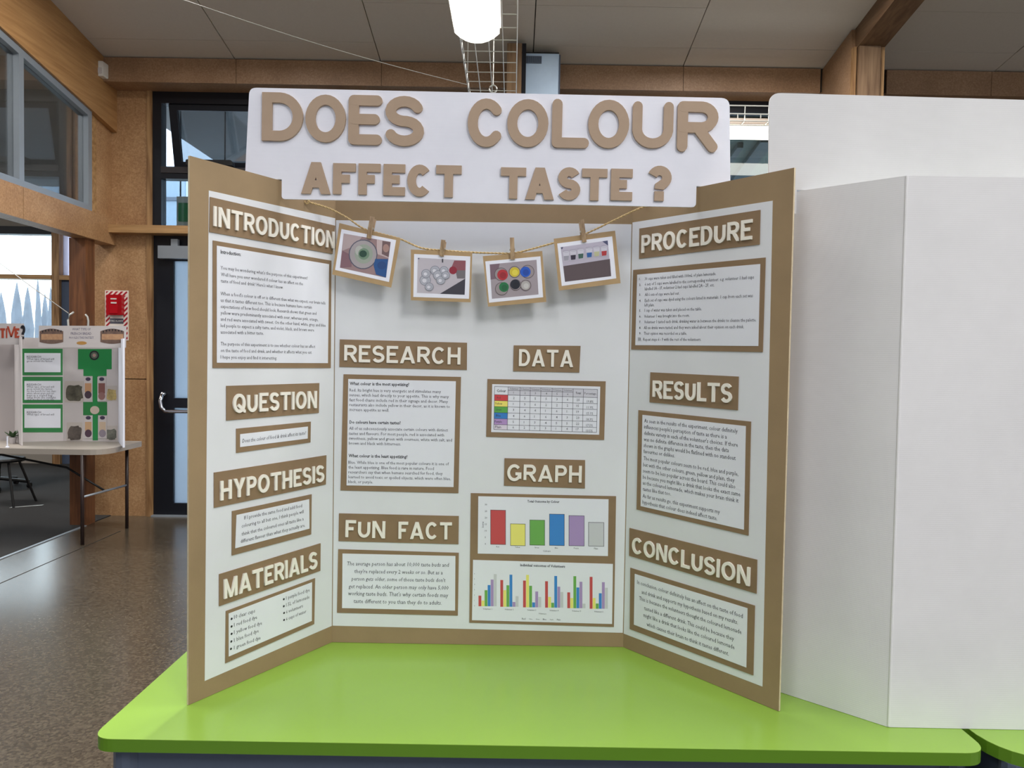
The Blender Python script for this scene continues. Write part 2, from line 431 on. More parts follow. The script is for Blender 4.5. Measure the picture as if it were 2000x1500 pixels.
# ------------------------------------------------------------------ small printed text
TEXT_JOBS = []
def text_line(mb, s, p0, p1, n, mi=0, vs=1.12, bold=0.0, fit='w', size=None, shear=0.0, skew=None):
    """queue a line of print running from p0 to p1 (3D, at x-height middle)"""
    TEXT_JOBS.append((mb, s, V(p0), V(p1), V(n), mi, vs, bold, size, shear))
def run_text():
    cache = {}; tmp = []
    for j in TEXT_JOBS:
        key = (j[1], j[7], j[9])
        if key in cache: continue
        cu = bpy.data.curves.new('t', 'FONT'); cu.body = j[1]; cu.resolution_u = 1; cu.offset = j[7]; cu.shear = j[9]
        o = bpy.data.objects.new('t', cu); C.objects.link(o); tmp.append(o); cache[key] = o
    bpy.context.view_layer.update()
    dg = bpy.context.evaluated_depsgraph_get(); geo = {}
    for key, o in cache.items():
        e = o.evaluated_get(dg); me = e.to_mesh()
        vs = [(v.co.x, v.co.y) for v in me.vertices]; fs = [tuple(p.vertices) for p in me.polygons]
        e.to_mesh_clear(); geo[key] = (vs, fs)
    for o in tmp:
        cu = o.data; bpy.data.objects.remove(o); bpy.data.curves.remove(cu)
    for (mb, s, p0, p1, n, mi, k, bold, size, shear) in TEXT_JOBS:
        vs, fs = geo[(s, bold, shear)]
        if not vs: continue
        x0 = min(v[0] for v in vs); x1 = max(v[0] for v in vs)
        eu = (p1 - p0); Wd = eu.length; eu.normalize(); ev = n.cross(eu)
        sx = Wd / (x1 - x0); sy = size if size else sx * k
        if len(s) <= 2: sx = sy = Wd / (.44 * len(s))
        mb.add([p0 + eu * ((x - x0) * sx) + ev * ((y - .27) * sy) for x, y in vs], fs, mi)
    TEXT_JOBS.clear()
PENDING = []   # (mb, name, mats, parent) built after run_text

# ================================================================== SETTING
XL = atY(218, 400, BW).x         # plane of the left partition
XR = 6.4; YB = -4.9
corner_l = -12.0
# floors
mb = MB(); mb.box(XL, XR, YB, BW + .1, -0.1, 0.0); tag(mb.build('floor', M_floor), 'polished speckled grey brown concrete floor', kind='structure')
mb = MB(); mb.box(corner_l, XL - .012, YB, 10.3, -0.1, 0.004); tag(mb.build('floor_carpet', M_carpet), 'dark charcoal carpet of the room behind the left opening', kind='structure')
mb = MB(); mb.box(XL - .012, XL + .012, YB, 6.45, -0.01, 0.006); tag(mb.build('trim_1', M_alu), 'thin metal strip where carpet meets concrete', kind='structure')
# saw cut in concrete
a = atZ(40, 1122, 0.001); b = atZ(155, 1072, 0.001)
d = (b - a).normalized(); a = a - d * 1.5; b = b + d * 0.6; s_ = d.cross(V((0, 0, 1))) * 0.003
mb = MB(); mb.prism([a - s_, a + s_, b + s_, b - s_], (0, 0, 0.0006)); tag(mb.build('trim_2', M_dark), 'saw cut joint in the concrete floor', kind='structure')

# ceiling: dark backing slab + separate tiles
mb = MB()
mb.prism([(corner_l, YB, zc(YB) + .031), (corner_l, 10.3, zc(10.3) + .031), (-5.0, 10.3, zc(10.3) + .031), (XL - .14, BW + .13, zc(BW + .13) + .031), (XR, BW + .13, zc(BW + .13) + .031), (XR, YB, zc(YB) + .031)], (0, 0, .1))
ceil = mb.build('ceiling', M_dark); tag(ceil, 'sloping ceiling of large grey beige panels', kind='structure')
def ceil_at(px, py):
    d = ray(px, py)   # z = ZC0 + SL*(YC-y)
    k = (ZC0 + SL * YC - CH) / (d.z + SL * d.y); return EYE + d * k
xs = [XL] + [ceil_at(x, 0).x for x in (385, 707, 1047, 1387, 1727)] + [ceil_at(1987, 101).x]
xs += [XR]
y1, y0_ = ceil_at(1000, 88).y, ceil_at(1000, 9).y
ys = [BW, y1]; stp = y1 - y0_
while ys[-1] > YB + stp: ys.append(ys[-1] - stp)
ys.append(YB)
lamp_holes = [(x - .3, x + .3, y - .6, y + .6) for x, y, p in LAMP_ROWS]
g = 0.004
cnt = 0
for i in range(len(xs) - 1):
    for j in range(len(ys) - 1):
        a0, a1 = xs[i] + g, xs[i + 1] - g; b1, b0 = ys[j] - g * .5, ys[j + 1] + g * .5
        mb = MB(); dz = random.uniform(-.002, .002)
        mb.prism([(a0, b0, zc(b0) + dz), (a0, b1, zc(b1) + dz), (a1, b1, zc(b1) + dz), (a1, b0, zc(b0) + dz)], (0, 0, .03))
        mb.build('ceiling_panel', M_ceil, ceil)
mb = MB()   # other room's ceiling lining
mb.prism([(corner_l, YB, zc(YB)), (corner_l, 10.2, zc(10.2)), (-5.0, 10.2, zc(10.2)), (XL - .14, BW + .13, zc(BW + .13)), (XL - .12, YB, zc(YB))], (0, 0, .03))
mb.build('ceiling_panel', M_ceil, ceil)

# walls ---------------------------------------------------------------
def wallbox(name, mats, *bx, **k):
    mb = MB(); mb.box(*bx); return tag(mb.build(name, mats), k.get('label'), kind='structure')
ZS = atY(400, 180, BW).z          # underside of cornice soffit
dl = atY(298, 400, BW).x          # left edge of window/door frames
# back wall: strand board panels, left column, with a horizontal joint
wb = setting('wall_back', (XL, BW, 0), 'back wall of strand board panels and dark window frames')
zj = atY(250, 740, BW).z; zr = atY(250, 452, BW).z
for (z0, z1) in ((0.0, zj - .004), (zj + .004, zr), (zr + .0, zc(BW))):
    mb = MB(); mb.box(XL - 0.26, dl - .03, BW, BW + .12, z0, z1); mb.build('wall_panel', M_ply, wb)
mb = MB(); mb.box(XL - 0.25, dl - .04, BW + .1205, BW + .14, 0, 4.1); mb.build('wall_backing', M_dark, wb)
# timber reveal beside the frame
mb = MB(); mb.box(dl - .045, dl, BW - .02, BW + .12, 0, ZS); mb.build('timber_reveal', M_glulamZ, wb)
# cornice boards with joints
zt = zc(YC)
zb_ = atY(1000, 165, YC).z
zb = ZS
jx = [XL] + [atY(x, 140, YC).x for x in (461, 745, 1335)] + [atY(1603, 150, YC).x]
for i in range(len(jx) - 1):
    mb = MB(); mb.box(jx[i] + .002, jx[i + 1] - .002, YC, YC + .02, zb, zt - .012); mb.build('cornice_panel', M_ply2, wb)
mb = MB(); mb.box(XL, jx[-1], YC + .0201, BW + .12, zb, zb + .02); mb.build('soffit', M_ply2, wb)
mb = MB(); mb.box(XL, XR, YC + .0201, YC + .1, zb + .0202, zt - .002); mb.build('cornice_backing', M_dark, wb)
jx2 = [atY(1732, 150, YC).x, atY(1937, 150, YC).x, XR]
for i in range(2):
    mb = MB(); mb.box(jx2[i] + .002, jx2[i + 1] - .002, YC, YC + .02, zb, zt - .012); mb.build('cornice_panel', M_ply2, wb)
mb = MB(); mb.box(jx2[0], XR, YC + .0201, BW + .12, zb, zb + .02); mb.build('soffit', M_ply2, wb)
# right pier at the rafter
pr0 = atY(1668, 100, 6.05); pr1 = atY(1728, 110, 6.05)
X0p = atY(1603, 150, YC).x
pier = setting('wall_pier', (X0p, 6.05, 0), 'strand board pier under the right rafter')
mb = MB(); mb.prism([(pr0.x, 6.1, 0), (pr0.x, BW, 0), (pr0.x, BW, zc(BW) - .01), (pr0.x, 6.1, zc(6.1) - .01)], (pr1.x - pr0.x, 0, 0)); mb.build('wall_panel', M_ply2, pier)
cx0 = atY(1676, 110, 6.05).x; cx1 = atY(1718, 110, 6.05).x
mb = MB(); mb.box(cx0, cx1, 6.03, 6.099, 0, zc(6.05) - .17); mb.build('post', wood_mat('pier_timber', (104, 78, 56), (146, 118, 90), (5, 5, .4)), pier)
mb = MB(); mb.box(pr0.x, cx0 - .012, 6.05, 6.099, 0, zc(6.05) - .17); mb.box(cx1 + .012, pr1.x, 6.05, 6.099, 0, zc(6.05) - .17); mb.build('timber_edge', M_glulamZ, pier)
# rafter
mb = MB(); rx0, rx1 = pr0.x + .03, pr1.x
mb.prism([(rx0, YB, zc(YB) - .17), (rx0, 6.1, zc(6.1) - .17), (rx0, 6.1, zc(6.1)), (rx0, YB, zc(YB))], (rx1 - rx0, 0, 0))
tag(mb.build('trim_3', wood_mat('dark_rafter_timber', (98, 72, 50), (122, 94, 68), (6, .4, 6))), 'timber rafter running along the ceiling at the right', kind='structure')

# wall rest: right, rear (window openings closed by added blinds), other room walls
wr = setting('wall_right', (XR, 0, 0), 'right side wall')
mb = MB()
mb.box(XR, XR + .15, YB, -3.6, 0, 7); mb.box(XR, XR + .15, 1.2, BW + .1, 0, 7); mb.box(XR, XR + .15, -3.6, 1.2, 0, .7); mb.box(XR, XR + .15, -3.6, 1.2, 3.3, 7)
mb.build('wall_panel', mat('grey_wall_paint', (176, 180, 190), .8), wr)
mb = MB(); mb.box(XR + .02, XR + .05, -3.6, 1.2, .7, 3.3); mb.build('sky_block_blind', M_sheet, wr)  # unseen blind added to keep sky light out of this opening
wq = setting('wall_rear', (0, YB, 0), 'wall behind the camera')
mb = MB()
mb.box(XL, -3.5, YB - .15, YB, 0, 7); mb.box(1.6, XR, YB - .15, YB, 0, 7); mb.box(-3.5, 1.6, YB - .15, YB, 0, .9); mb.box(-3.5, 1.6, YB - .15, YB, 3.3, 7)
mb.build('wall_panel', mat('grey_wall_paint', (176, 180, 190), .8), wq)
mb = MB(); mb.box(-3.5, 1.6, YB - .08, YB - .05, .9, 3.3); mb.build('sky_block_blind', M_sheet, wq)  # same for the rear opening, added to shut out the sky light
wallbox('wall_far_left', M_lining, corner_l - .1, corner_l, YB, 10.3, 0, 7, label='side wall of the carpeted room')
wallbox('wall_rear_left', M_lining, corner_l, XL - .001, YB - .15, YB, 0, 7, label='rear wall of the carpeted room')
# far wall of carpeted room, Y=10
YF = 10.0
wx1 = atY(105, 550, YF).x
wtop = atY(50, 458, YF).z; wmid = atY(50, 540, YF).z
wf = setting('wall_far', (-8, YF, 0), 'far window wall of the carpeted room')
M_ofw = mat('far_wall_paint', (150, 142, 132), 0.8)
mb = MB()
mb.box(corner_l, -9.5, YF, YF + .15, 0, 5); mb.box(-9.5, wx1, YF, YF + .15, wtop + .1, 5); mb.box(-9.5, wx1, YF, YF + .15, 0, .75)
mb.build('wall_panel', M_ofw, wf)
mb = MB(); mb.box(-9.5, wx1, YF - .04, YF + .1, wtop, wtop + .1); mb.box(-9.5, wx1, YF - .04, YF + .1, .75, .82)
mb.build('window_frame', M_black, wf)
mb = MB(); mb.box(-9.5, wx1, YF - .06, YF + .1, wmid - .035, wmid + .02); mb.build('timber_rail', M_glulamX, wf)
mb = MB(); mb.box(-9.5, wx1, YF + .02, YF + .03, .82, wtop); mb.build('window_pane', M_pane, wf)
q1 = atY(120, 550, YF).x
mb = MB(); mb.box(wx1, q1, YF - .05, YF + .15, 0, 5); mb.build('post', M_glulamZ, wf)
q2 = atY(146, 550, YF).x; q3 = atY(180, 550, YF).x
mb = MB(); mb.box(q1, -5.0, YF, YF + .15, wtop + .1, 5); mb.box(q1, -5.0, YF, YF + .15, 0, wmid - .04); 
mb.build('wall_panel', mat('slate_blue_panel', (70, 82, 104), .7), wf)
mb = MB(); mb.box(q1, -5.0, YF - .05, YF + .1, wmid - .04, wmid + .02); mb.build('timber_rail', M_glulamX, wf)
mb = MB(); mb.box(q1, -5.0, YF + .04, YF + .06, wmid + .02, wtop + .1); mb.build('window_pane', glass_mat('net_curtain_glass', (190, 190, 200), .05, .2, .5, (215, 212, 222)), wf)
mb = MB(); mb.prism([(XL - .25, BW + .121, 0), (XL - .15, BW + .121, 0), (-5.0, YF - .06, 0), (-5.1, YF - .06, 0)], (0, 0, 4.6)); tag(mb.build('wall_side', M_ofw), 'slanting return wall of the carpeted room', kind='structure')

# ---- left partition (plane x = XL): beams, clerestory windows, end column, post
part = setting('wall_left', (XL, 3, 0), 'timber framed partition with clerestory windows')
th = 0.11
tfz = atX(167, 213, XL)           # top outer corner of the window frame
bfz = atX(173, 413, XL)           # bottom outer corner
dtop = zc(tfz.y) - tfz.z
zlb1 = bfz.z; zlb0 = atX(100, 446, XL).z
yEnd = bfz.y
def yz(pts, x, w_, name, m, par, ms=None):
    mb = MB(); mb.prism([(x, y, z) for y, z in pts], (w_, 0, 0)); return mb.build(name, m, par)
yz([(YB, zc(YB) - dtop), (BW, zc(BW) - dtop), (BW, zc(BW) - .004), (YB, zc(YB) - .004)], XL - th, th + .05, 'glulam_beam', M_glulamY, part)
yc_ = atX(110, 400, XL).y   # vertical joints of the lower beam
jb = atX(35, 400, XL).y
for (a, b) in ((YB, jb - .002), (jb + .002, BW)):
    yz([(a, zlb0), (b, zlb0), (b, zlb1), (a, zlb1)], XL - th, th + .04, 'lower_beam', M_ply, part)
yz([(yEnd, zlb1), (BW, zlb1), (BW, zc(BW) - dtop), (yEnd, zc(yEnd) - dtop)], XL - th, th, 'end_panel', M_ply, part)
# narrow pale strip panel next to the jamb
yj = atX(187, 300, XL).y
yz([(yEnd + .01, zlb1 + .002), (yj, zlb1 + .002), (yj, zc(yj) - dtop - .002), (yEnd + .01, zc(yEnd + .01) - dtop - .002)], XL, .006, 'jamb_lining', M_glulamX, part)
# post under the lower beam
pA = atZ(150, 1026, 0); 
mb = MB(); mb.box(XL - .14, XL + .0, 6.46, 6.60, 0, zlb0 + .002); mb.build('post', M_redwood, part)
# clerestory window
win1 = setting('window_1', (XL, 4, 3), 'clerestory window with grey aluminium frame in the left partition')
fx0, fx1 = XL - .06, XL + .03
fw = .055
def zt_(y): return zc(y) - dtop - .002
mul = [atX(34, 200, XL).y]; 
while mul[-1] > 0: mul.append(mul[-1] - 1.55)
yz([(YB, zt_(YB) - fw), (yEnd, zt_(yEnd) - fw), (yEnd, zt_(yEnd)), (YB, zt_(YB))], fx0, fx1 - fx0, 'frame_head', M_alu, win1)
yz([(YB, zlb1 + .002), (yEnd, zlb1 + .002), (yEnd, zlb1 + fw * .9), (YB, zlb1 + fw * .9)], fx0, fx1 - fx0, 'frame_sill', M_alu, win1)
for y in [yEnd - fw] + [m_ - fw / 2 for m_ in mul]:
    yz([(y, zlb1 + fw * .9), (y + fw, zlb1 + fw * .9), (y + fw, zt_(y + fw) - fw), (y, zt_(y) - fw)], fx0, fx1 - fx0, 'mullion', M_alu, win1)
yy = [yEnd - fw] + [m_ for m_ in mul] + [YB]
for a, b in zip(yy[:-1], yy[1:]):
    a2 = a - fw / 2 if a != yEnd - fw else a; b2 = b + fw / 2
    yz([(b2, zlb1 + fw * .9), (a2, zlb1 + fw * .9), (a2, zt_(a2) - fw), (b2, zt_(b2) - fw)], XL - .02, .008, 'window_pane', M_cler, win1)

# ---- window and door frames in the back wall
def PB(px, py, off=0): return atY(px, py, BW + off)
fy0, fy1 = BW - .0, BW + .10
wz1 = atY(400, 184, BW).z         # head
trz1 = PB(340, 326).z; trz0 = PB(340, 338).z
raz1 = PB(280, 444).z; raz0 = PB(280, 459).z
wR = atY(1600, 200, BW).x
win2 = setting('window_2', (dl, BW, 3), 'black framed highlight windows above the door')
fl = PB(315, 250).x
mids = [PB(700, 250).x, PB(1110, 250).x, PB(1520, 250).x]
mb = MB(); mb.box(dl, wR, fy0, fy1, wz1 - .085, wz1 + .02); mb.build('frame_head', M_black, win2)
mb = MB(); mb.box(dl, fl, fy0, fy1, raz1, wz1 - .085); mb.build('frame_jamb', M_black, win2)
for m_ in mids:
    mb = MB(); mb.box(m_ - .04, m_ + .04, fy0, fy1, raz1, wz1 - .085); mb.build('mullion', M_black, win2)
mb = MB(); mb.box(fl, mids[1] - .04, fy0 - .01, fy1, trz0, trz1); mb.build('transom', mat('grey_black_aluminium', (52, 48, 50), .4), win2)
mb = MB(); mb.box(fl, mids[1] - .04, fy0, fy1, trz0 - .05, trz0 - .001); mb.build('transom', M_black, win2)
# awning sash, hinged at the head and opened outward
sx0, sx1 = PB(326, 200).x, mids[0] - .05
hz = wz1 - .085; Ls = hz - trz1 - .01; an = math.radians(13)
def sash(u, v, w_): # u across, v down along sash, w_ thickness out
    return V((u, BW + .03 + math.sin(an) * v + w_ * math.cos(an), hz - math.cos(an) * v + w_ * math.sin(an)))
def sbox(u0, u1, v0, v1, w0, w1, name, m, par):
    mb = MB(); P = [sash(u0, v0, w0), sash(u1, v0, w0), sash(u1, v1, w0), sash(u0, v1, w0)]
    mb.prism(P, sash(0, 0, w1) - sash(0, 0, w0)); return mb.build(name, m, par)
s1 = sbox(sx0, sx0 + .07, 0.002, Ls, 0, .04, 'sash_stile', M_black, win2)
sbox(sx1 - .07, sx1, 0.002, Ls, 0, .04, 'sash_stile', M_black, win2)
sbox(sx0 + .07, sx1 - .07, Ls - .06, Ls, 0, .04, 'sash_rail', M_black, win2)
sbox(sx0 + .07, sx1 - .07, 0.002, .05, 0, .04, 'sash_rail', M_black, win2)
sbox(sx0 + .07, sx1 - .07, .05, Ls - .06, .015, .022, 'window_pane', M_pane_dim, win2)
o1, o2 = PB(370, 318), PB(460, 318)
mb = MB(); mb.prism(rounded([V((o1.x, BW - .08, trz1 + .002)), V((o2.x, BW - .08, trz1 + .002)), V((o2.x, BW - .08, trz1 + .05)), V((o1.x, BW - .08, trz1 + .05))], [0, 0, .03, .01]), (0, .07, 0)); mb.build('window_opener', M_blackp, win2)
for (a, b, z0) in ((mids[0] + .04, mids[1] - .04, trz1), (mids[1] + .04, mids[2] - .04, raz1)):
    mb = MB(); mb.box(a, b, BW + .05, BW + .058, z0, hz); mb.build('window_pane', M_pane_dim, win2)
for (a, b) in ((fl, mids[0] - .04), (mids[0] + .04, mids[1] - .04)):
    mb = MB(); mb.box(a, b, BW + .05, BW + .058, raz1, trz0 - .05); mb.build('window_pane', M_pane, win2)
# dark wall remainder between cornice and frames at right
wallbox('wall_back_right', M_ofw, wR, XR, BW, BW + .12, 0, ZS, label='back wall right of the windows')
# timber rail along the top of the door
mb = MB(); mb.box(XL - .02, wR, BW - .13, BW + .1, raz0, raz1); tag(mb.build('trim_4', M_glulamX), 'timber rail above the door', kind='structure')
# door
dz1 = raz0; dR = PB(640, 700).x
door = setting('door_1', (dl, BW, 0), 'black framed glazed exit door')
gx0 = PB(337, 600).x; gzt = PB(350, 509).z; gm1 = PB(350, 778).z; gm0 = PB(350, 797).z; gb = PB(350, 984).z
gx1 = gx0 + .62
mb = MB()
mb.box(dl, gx0, BW + .02, BW + .08, 0.012, dz1); mb.box(gx0, gx1, BW + .02, BW + .08, gzt, dz1); mb.box(gx1, gx1 + .14, BW + .02, BW + .08, 0.012, dz1)
mb.box(gx0, gx1, BW + .02, BW + .08, 0.012, gb); mb.box(gx0, gx1, BW + .02, BW + .08, gm0, gm1)
mb.build('door_leaf', M_black, door)
mb = MB(); mb.box(gx0, gx1, BW + .045, BW + .053, gb, gm0); mb.build('glass_pane', M_frost, door)
mb = MB(); mb.box(gx0, gx1, BW + .045, BW + .053, gm1, gzt); mb.build('glass_pane', M_frost, door)
c1, c2 = PB(313, 481), PB(400, 507)
mb = MB(); mb.box(c1.x, c1.x + .42, BW - .05, BW + .02, c2.z, c1.z)
cl = mb.build('door_closer', M_alu, door)
mb = MB(); c3 = PB(345, 475); mb.box(c3.x - .03, c3.x + .03, BW - .05, BW - .01, c1.z, c3.z + .03); mb.build('closer_arm', M_alu, cl)
h1 = PB(317, 770, -.05); h2 = PB(317, 795, -.05); h3 = PB(325, 803, -.05); h4 = PB(450, 803, -.05)
mb = MB()
mb.tube([h1, h1 + (h2 - h1) * .5 + V((-.008, -.02, 0)), h2 + V((0, -.02, 0)), h3 + V((0, -.02, 0)), h3 + V((.05, -.02, 0)), V((gx1 + .05, BW - .07, h3.z))], .017, 10)
mb.tube([h1, h1 + V((0, .08, 0))], .017, 10); mb.tube([V((gx1 + .05, BW - .07, h3.z)), V((gx1 + .05, BW + .025, h3.z))], .017, 10)
mb.build('door_handle', M_chrome, door, True)
mb = MB(); mb.box(dl, gx1 + .14, BW - .03, BW + .1, 0.0, .012); mb.build('threshold', M_alu, door)
# rest of back wall hidden behind the boards
wallbox('wall_back_middle', M_ply, gx1 + .145, wR, BW, BW + .12, 0, raz0, label='back wall right of the door')

# ---- outside: canopy soffit, neighbouring facade, trees
mb = MB(); mb.box(-60, 40, BW + .125, 90, -.3, -.12); tag(mb.build('ground', M_grass), 'pale ground outside the windows', kind='structure')
mb = MB(); mb.box(-4.3, XR, BW + .13, 12.8, 4.25, 4.4); 
cano = mb.build('canopy', mat('canopy_soffit', (128, 132, 136), .8, noise=.05, scale=2)); tag(cano, 'grey canopy outside above the door', kind='structure')
for k in range(5):
    mb = MB(); x = -2.5 + k * 1.6; mb.prism([(x, BW + .2, 4.05), (x + .1, BW + .2, 4.05), (x + .5, 10.4, 4.05), (x + .4, 10.4, 4.05)], (0, 0, .199)); mb.build('canopy_rib', mat('canopy_rib_paint', (96, 102, 106), .6), cano)
mb = MB(); mb.box(1.2, 4.6, BW + .2, 9.1, 3.72, 3.80); mb.build('verandah_roof', mat('green_grey_roof', (150, 172, 162), .7, noise=.08, scale=3), cano)
def on_soff(px, py): return atZ(px, py, 3.715)
for (p, q, w_) in (((1500, 268), (1436, 352), .07), ((1446, 279), (1424, 312), .03)):
    a = on_soff(*p); b = on_soff(*q); d = (b - a).normalized(); sd = d.cross(V((0, 0, 1))) * w_
    mb = MB(); mb.prism([a - sd, a + sd, b + sd, b - sd], (0, 0, -.05)); mb.build('canopy_brace', mat('brace_paint', (120, 134, 134), .5), cano)
fac = thing('neighbouring_building', (-8, 16, -.12), 'pale building with blue grey window bands seen through the highlight window', 'building')
mb = MB(); mb.box(-8.6, 14, 16, 16.3, -.12, 6.4); mb.build('wall', mat('pale_blue_wall', (202, 216, 232), .8), fac)
for k in range(9):
    for (z0, z1) in ((1.0, 3.2), (3.6, 5.4)):
        x = -8.2 + k * 1.9; mb = MB(); mb.box(x, x + 1.3, 15.96, 15.999, z0, z1); fr_ = mb.build('window', mat('grey_blue_glass', (128, 150, 172), .2), fac)
        mb = MB(); mb.box(x - .04, x + 1.34, 15.93, 15.959, z0 + (z1 - z0) * .6, z0 + (z1 - z0) * .6 + .07); mb.build('glazing_bar', mat('dark_bar', (80, 92, 110), .5), fr_)
gx = atY(348, 432, 7.9); gx2 = atY(420, 397, 7.9)
sg = thing('green_exit_board', (gx.x, 7.9, gx.z), 'plain green sign with white edge hanging outside above the door', 'sign')
mb = MB(); mb.box(gx.x, gx2.x + .1, 7.9, 7.93, gx.z, gx2.z); mb.build('green_face', flat('sign_green', (36, 140, 78)), sg)
mb = MB(); mb.box(gx.x - .03, gx2.x + .13, 7.931, 7.95, gx.z - .10, gx2.z + .07); mb.build('white_backing', M_lampbody, sg)
mb = MB(); mb.box(gx.x, gx.x + .012, 7.935, 7.947, gx2.z + .07, 4.25); mb.box(gx2.x + .08, gx2.x + .092, 7.935, 7.947, gx2.z + .07, 4.25); mb.build('hanger', M_black, sg)
def tree(x, y, h, r, lab):
    t = thing('conifer_tree', (x, y, -.12), lab, 'tree', 'conifers beyond the far window')
    mb = MB(); mb.tube([(x, y, -.12), (x, y, h * .3)], .12, 6); mb.build('trunk', M_redwood, t)
    mb = MB(); n = 9; lv = 9; rg = []
    for i in range(lv):
        f = i / (lv - 1); rr = r * (math.sin(math.pi * min(1, .15 + f * .85)) ** .8) * (1 - .35 * f) + .02
        rg.append([V((x + rr * random.uniform(.8, 1.2) * math.cos(2 * math.pi * k / n), y + rr * random.uniform(.8, 1.2) * math.sin(2 * math.pi * k / n), h * (.12 + .88 * f))) for k in range(n)])
    vs = [v for q in rg for v in q] + [V((x, y, h * 1.03))]
    fs = [(i * n + k, i * n + (k + 1) % n, (i + 1) * n + (k + 1) % n, (i + 1) * n + k) for i in range(lv - 1) for k in range(n)]
    fs += [((lv - 1) * n + k, (lv - 1) * n + (k + 1) % n, len(vs) - 1) for k in range(n)]
    mb.add(vs, fs); mb.build('foliage', M_tree, t)
for i, (px, top, wpx) in enumerate(((2, 572, 12), (33, 552, 12), (54, 562, 12), (74, 548, 7), (88, 575, 10), (99, 560, 6))):
    y = 40 + random.uniform(-3, 3); p = atY(px, top, y); q = atY(px + wpx, top, y)
    tree(p.x, y, p.z, (q.x - p.x), 'hazy conifer beyond the far left window, ' + ['cut by the photo edge', 'broad one second from the left', 'broad one third from the left', 'slim tallest one', 'low broad one right of the tallest', 'slim one closest to the post'][i])

# ---- ceiling lamps (panels)
for i, (x, y, p) in enumerate(LAMP_ROWS):
    labs = ['left one of two recessed light panels at the top edge of the photo', 'right one of two recessed light panels at the top edge of the photo', 'recessed light panel above the left aisle', 'recessed light panel above the green table', 'recessed light panel near the right wall', 'recessed light panel behind the camera at left', 'recessed light panel behind the camera', 'recessed light panel behind the camera at right']
    t = thing('ceiling_light', (x, y, zc(y)), labs[i], 'light', 'recessed ceiling light panels')
    def q(dx, dy, dz): return V((x + dx, y + dy, zc(y + dy) + dz))
    mb = MB()
    for (a0, a1, b0, b1) in ((-.3, .3, -.6, -.58), (-.3, .3, .58, .6), (-.3, -.28, -.58, .58), (.28, .3, -.58, .58)):
        mb.prism([q(a0, b0, -.055), q(a0, b1, -.055), q(a1, b1, -.055), q(a1, b0, -.055)], (0, 0, .05))
    mb.build('frame', M_lampbody, t)
    mb = MB(); mb.prism([q(-.28, -.58, -.052), q(-.28, .58, -.052), q(.28, .58, -.052), q(.28, -.58, -.052)], (0, 0, .01)); mb.build('diffuser', M_lamp, t)

ol = ceil_at(-2, 118)
for i, (x, y, p) in enumerate(((ol.x - 1.0, ol.y, 60), (-6.4, 6.2, 50), (-6.4, 2.6, 90), (-9.0, 6.2, 60))):  # first panel shows through the glass; other three added to brighten the room
    t = thing('ceiling_light', (x, y, zc(y)), ['glowing light panel seen through the leftmost clerestory pane', 'added light panel brightening the carpeted room beside its window', 'added light panel brightening the carpeted room nearer the camera', 'added light panel brightening the far left of the carpeted room'][i], 'light', 'light panels of the carpeted room')
    mb = MB(); mb.prism([(x - .3, y - .6, zc(y - .6) - .05), (x - .3, y + .6, zc(y + .6) - .05), (x + .3, y + .6, zc(y + .6) - .05), (x + .3, y - .6, zc(y - .6) - .05)], (0, 0, .045)); mb.build('diffuser', M_lamp, t)
    area('carpet_room_lamp', (x, y, zc(y) - .065), (x, y - SL, zc(y) - 1.065), .56, 1.16, p, WARM)
# ---- suspended linear luminaire over the middle
zl = 3.22
e = EYE + ray(888, 84) * ((zl - CH) / ray(888, 84).z); e2 = EYE + ray(975, 76) * ((zl - CH) / ray(975, 76).z)
yl = e.y; lx0, lx1 = e.x, e2.x
t = thing('suspended_light', ((lx0 + lx1) / 2, yl - .7, zl), 'bright suspended strip light hanging above the title board', 'light')
N_ = 8; prof = []
for k in range(N_ + 1):
    u = k / N_; prof.append((lx0 + (lx1 - lx0) * u, zl + .0 + .055 * (abs(2 * u - 1) ** 2.2)))
prof += [(lx1, zl + .085), (lx0, zl + .085)]
mb = MB(); mb.prism([(x, yl, z) for x, z in prof], (0, -1.45, 0)); mb.build('diffuser', M_lamp, t)
mb = MB(); mb.box(lx0 - .008, lx1 + .008, yl - 1.45, yl + .004, zl + .086, zl + .12); mb.build('housing', M_lampbody, t)
for yy_ in (yl - .15, yl - 1.3):
    mb = MB(); mb.tube([((lx0 + lx1) / 2, yy_, zl + .12), ((lx0 + lx1) / 2, yy_, zc(yy_) - .008)], .002, 5); mb.build('suspension_wire', M_wire, t)
area('suspended_light_lamp', ((lx0 + lx1) / 2, yl - .72, zl - .012), ((lx0 + lx1) / 2, yl - .72, 0), .2, 1.35, 60, WARM)

# matching strip lights hung behind the camera
for i, (x, y, p) in enumerate(STRIPS):
    t = thing('suspended_light', (x, y, 3.21), ['strip light hung behind the camera at the right', 'strip light hung behind the camera at the left'][i], 'light')
    mb = MB(); mb.prism([(x + .11 * (2 * k / 8 - 1), y - .7, 3.21 + .055 * abs(2 * k / 8 - 1) ** 2.2) for k in range(9)] + [(x + .11, y - .7, 3.3), (x - .11, y - .7, 3.3)], (0, 1.4, 0)); mb.build('diffuser', M_lamp, t)
    mb = MB(); mb.box(x - .12, x + .12, y - .7, y + .7, 3.301, 3.33); mb.build('housing', M_lampbody, t)
    for yy_ in (y - .6, y + .6):
        mb = MB(); mb.tube([(x, yy_, 3.33), (x, yy_, zc(yy_) - .008)], .002, 5); mb.build('suspension_wire', M_wire, t)
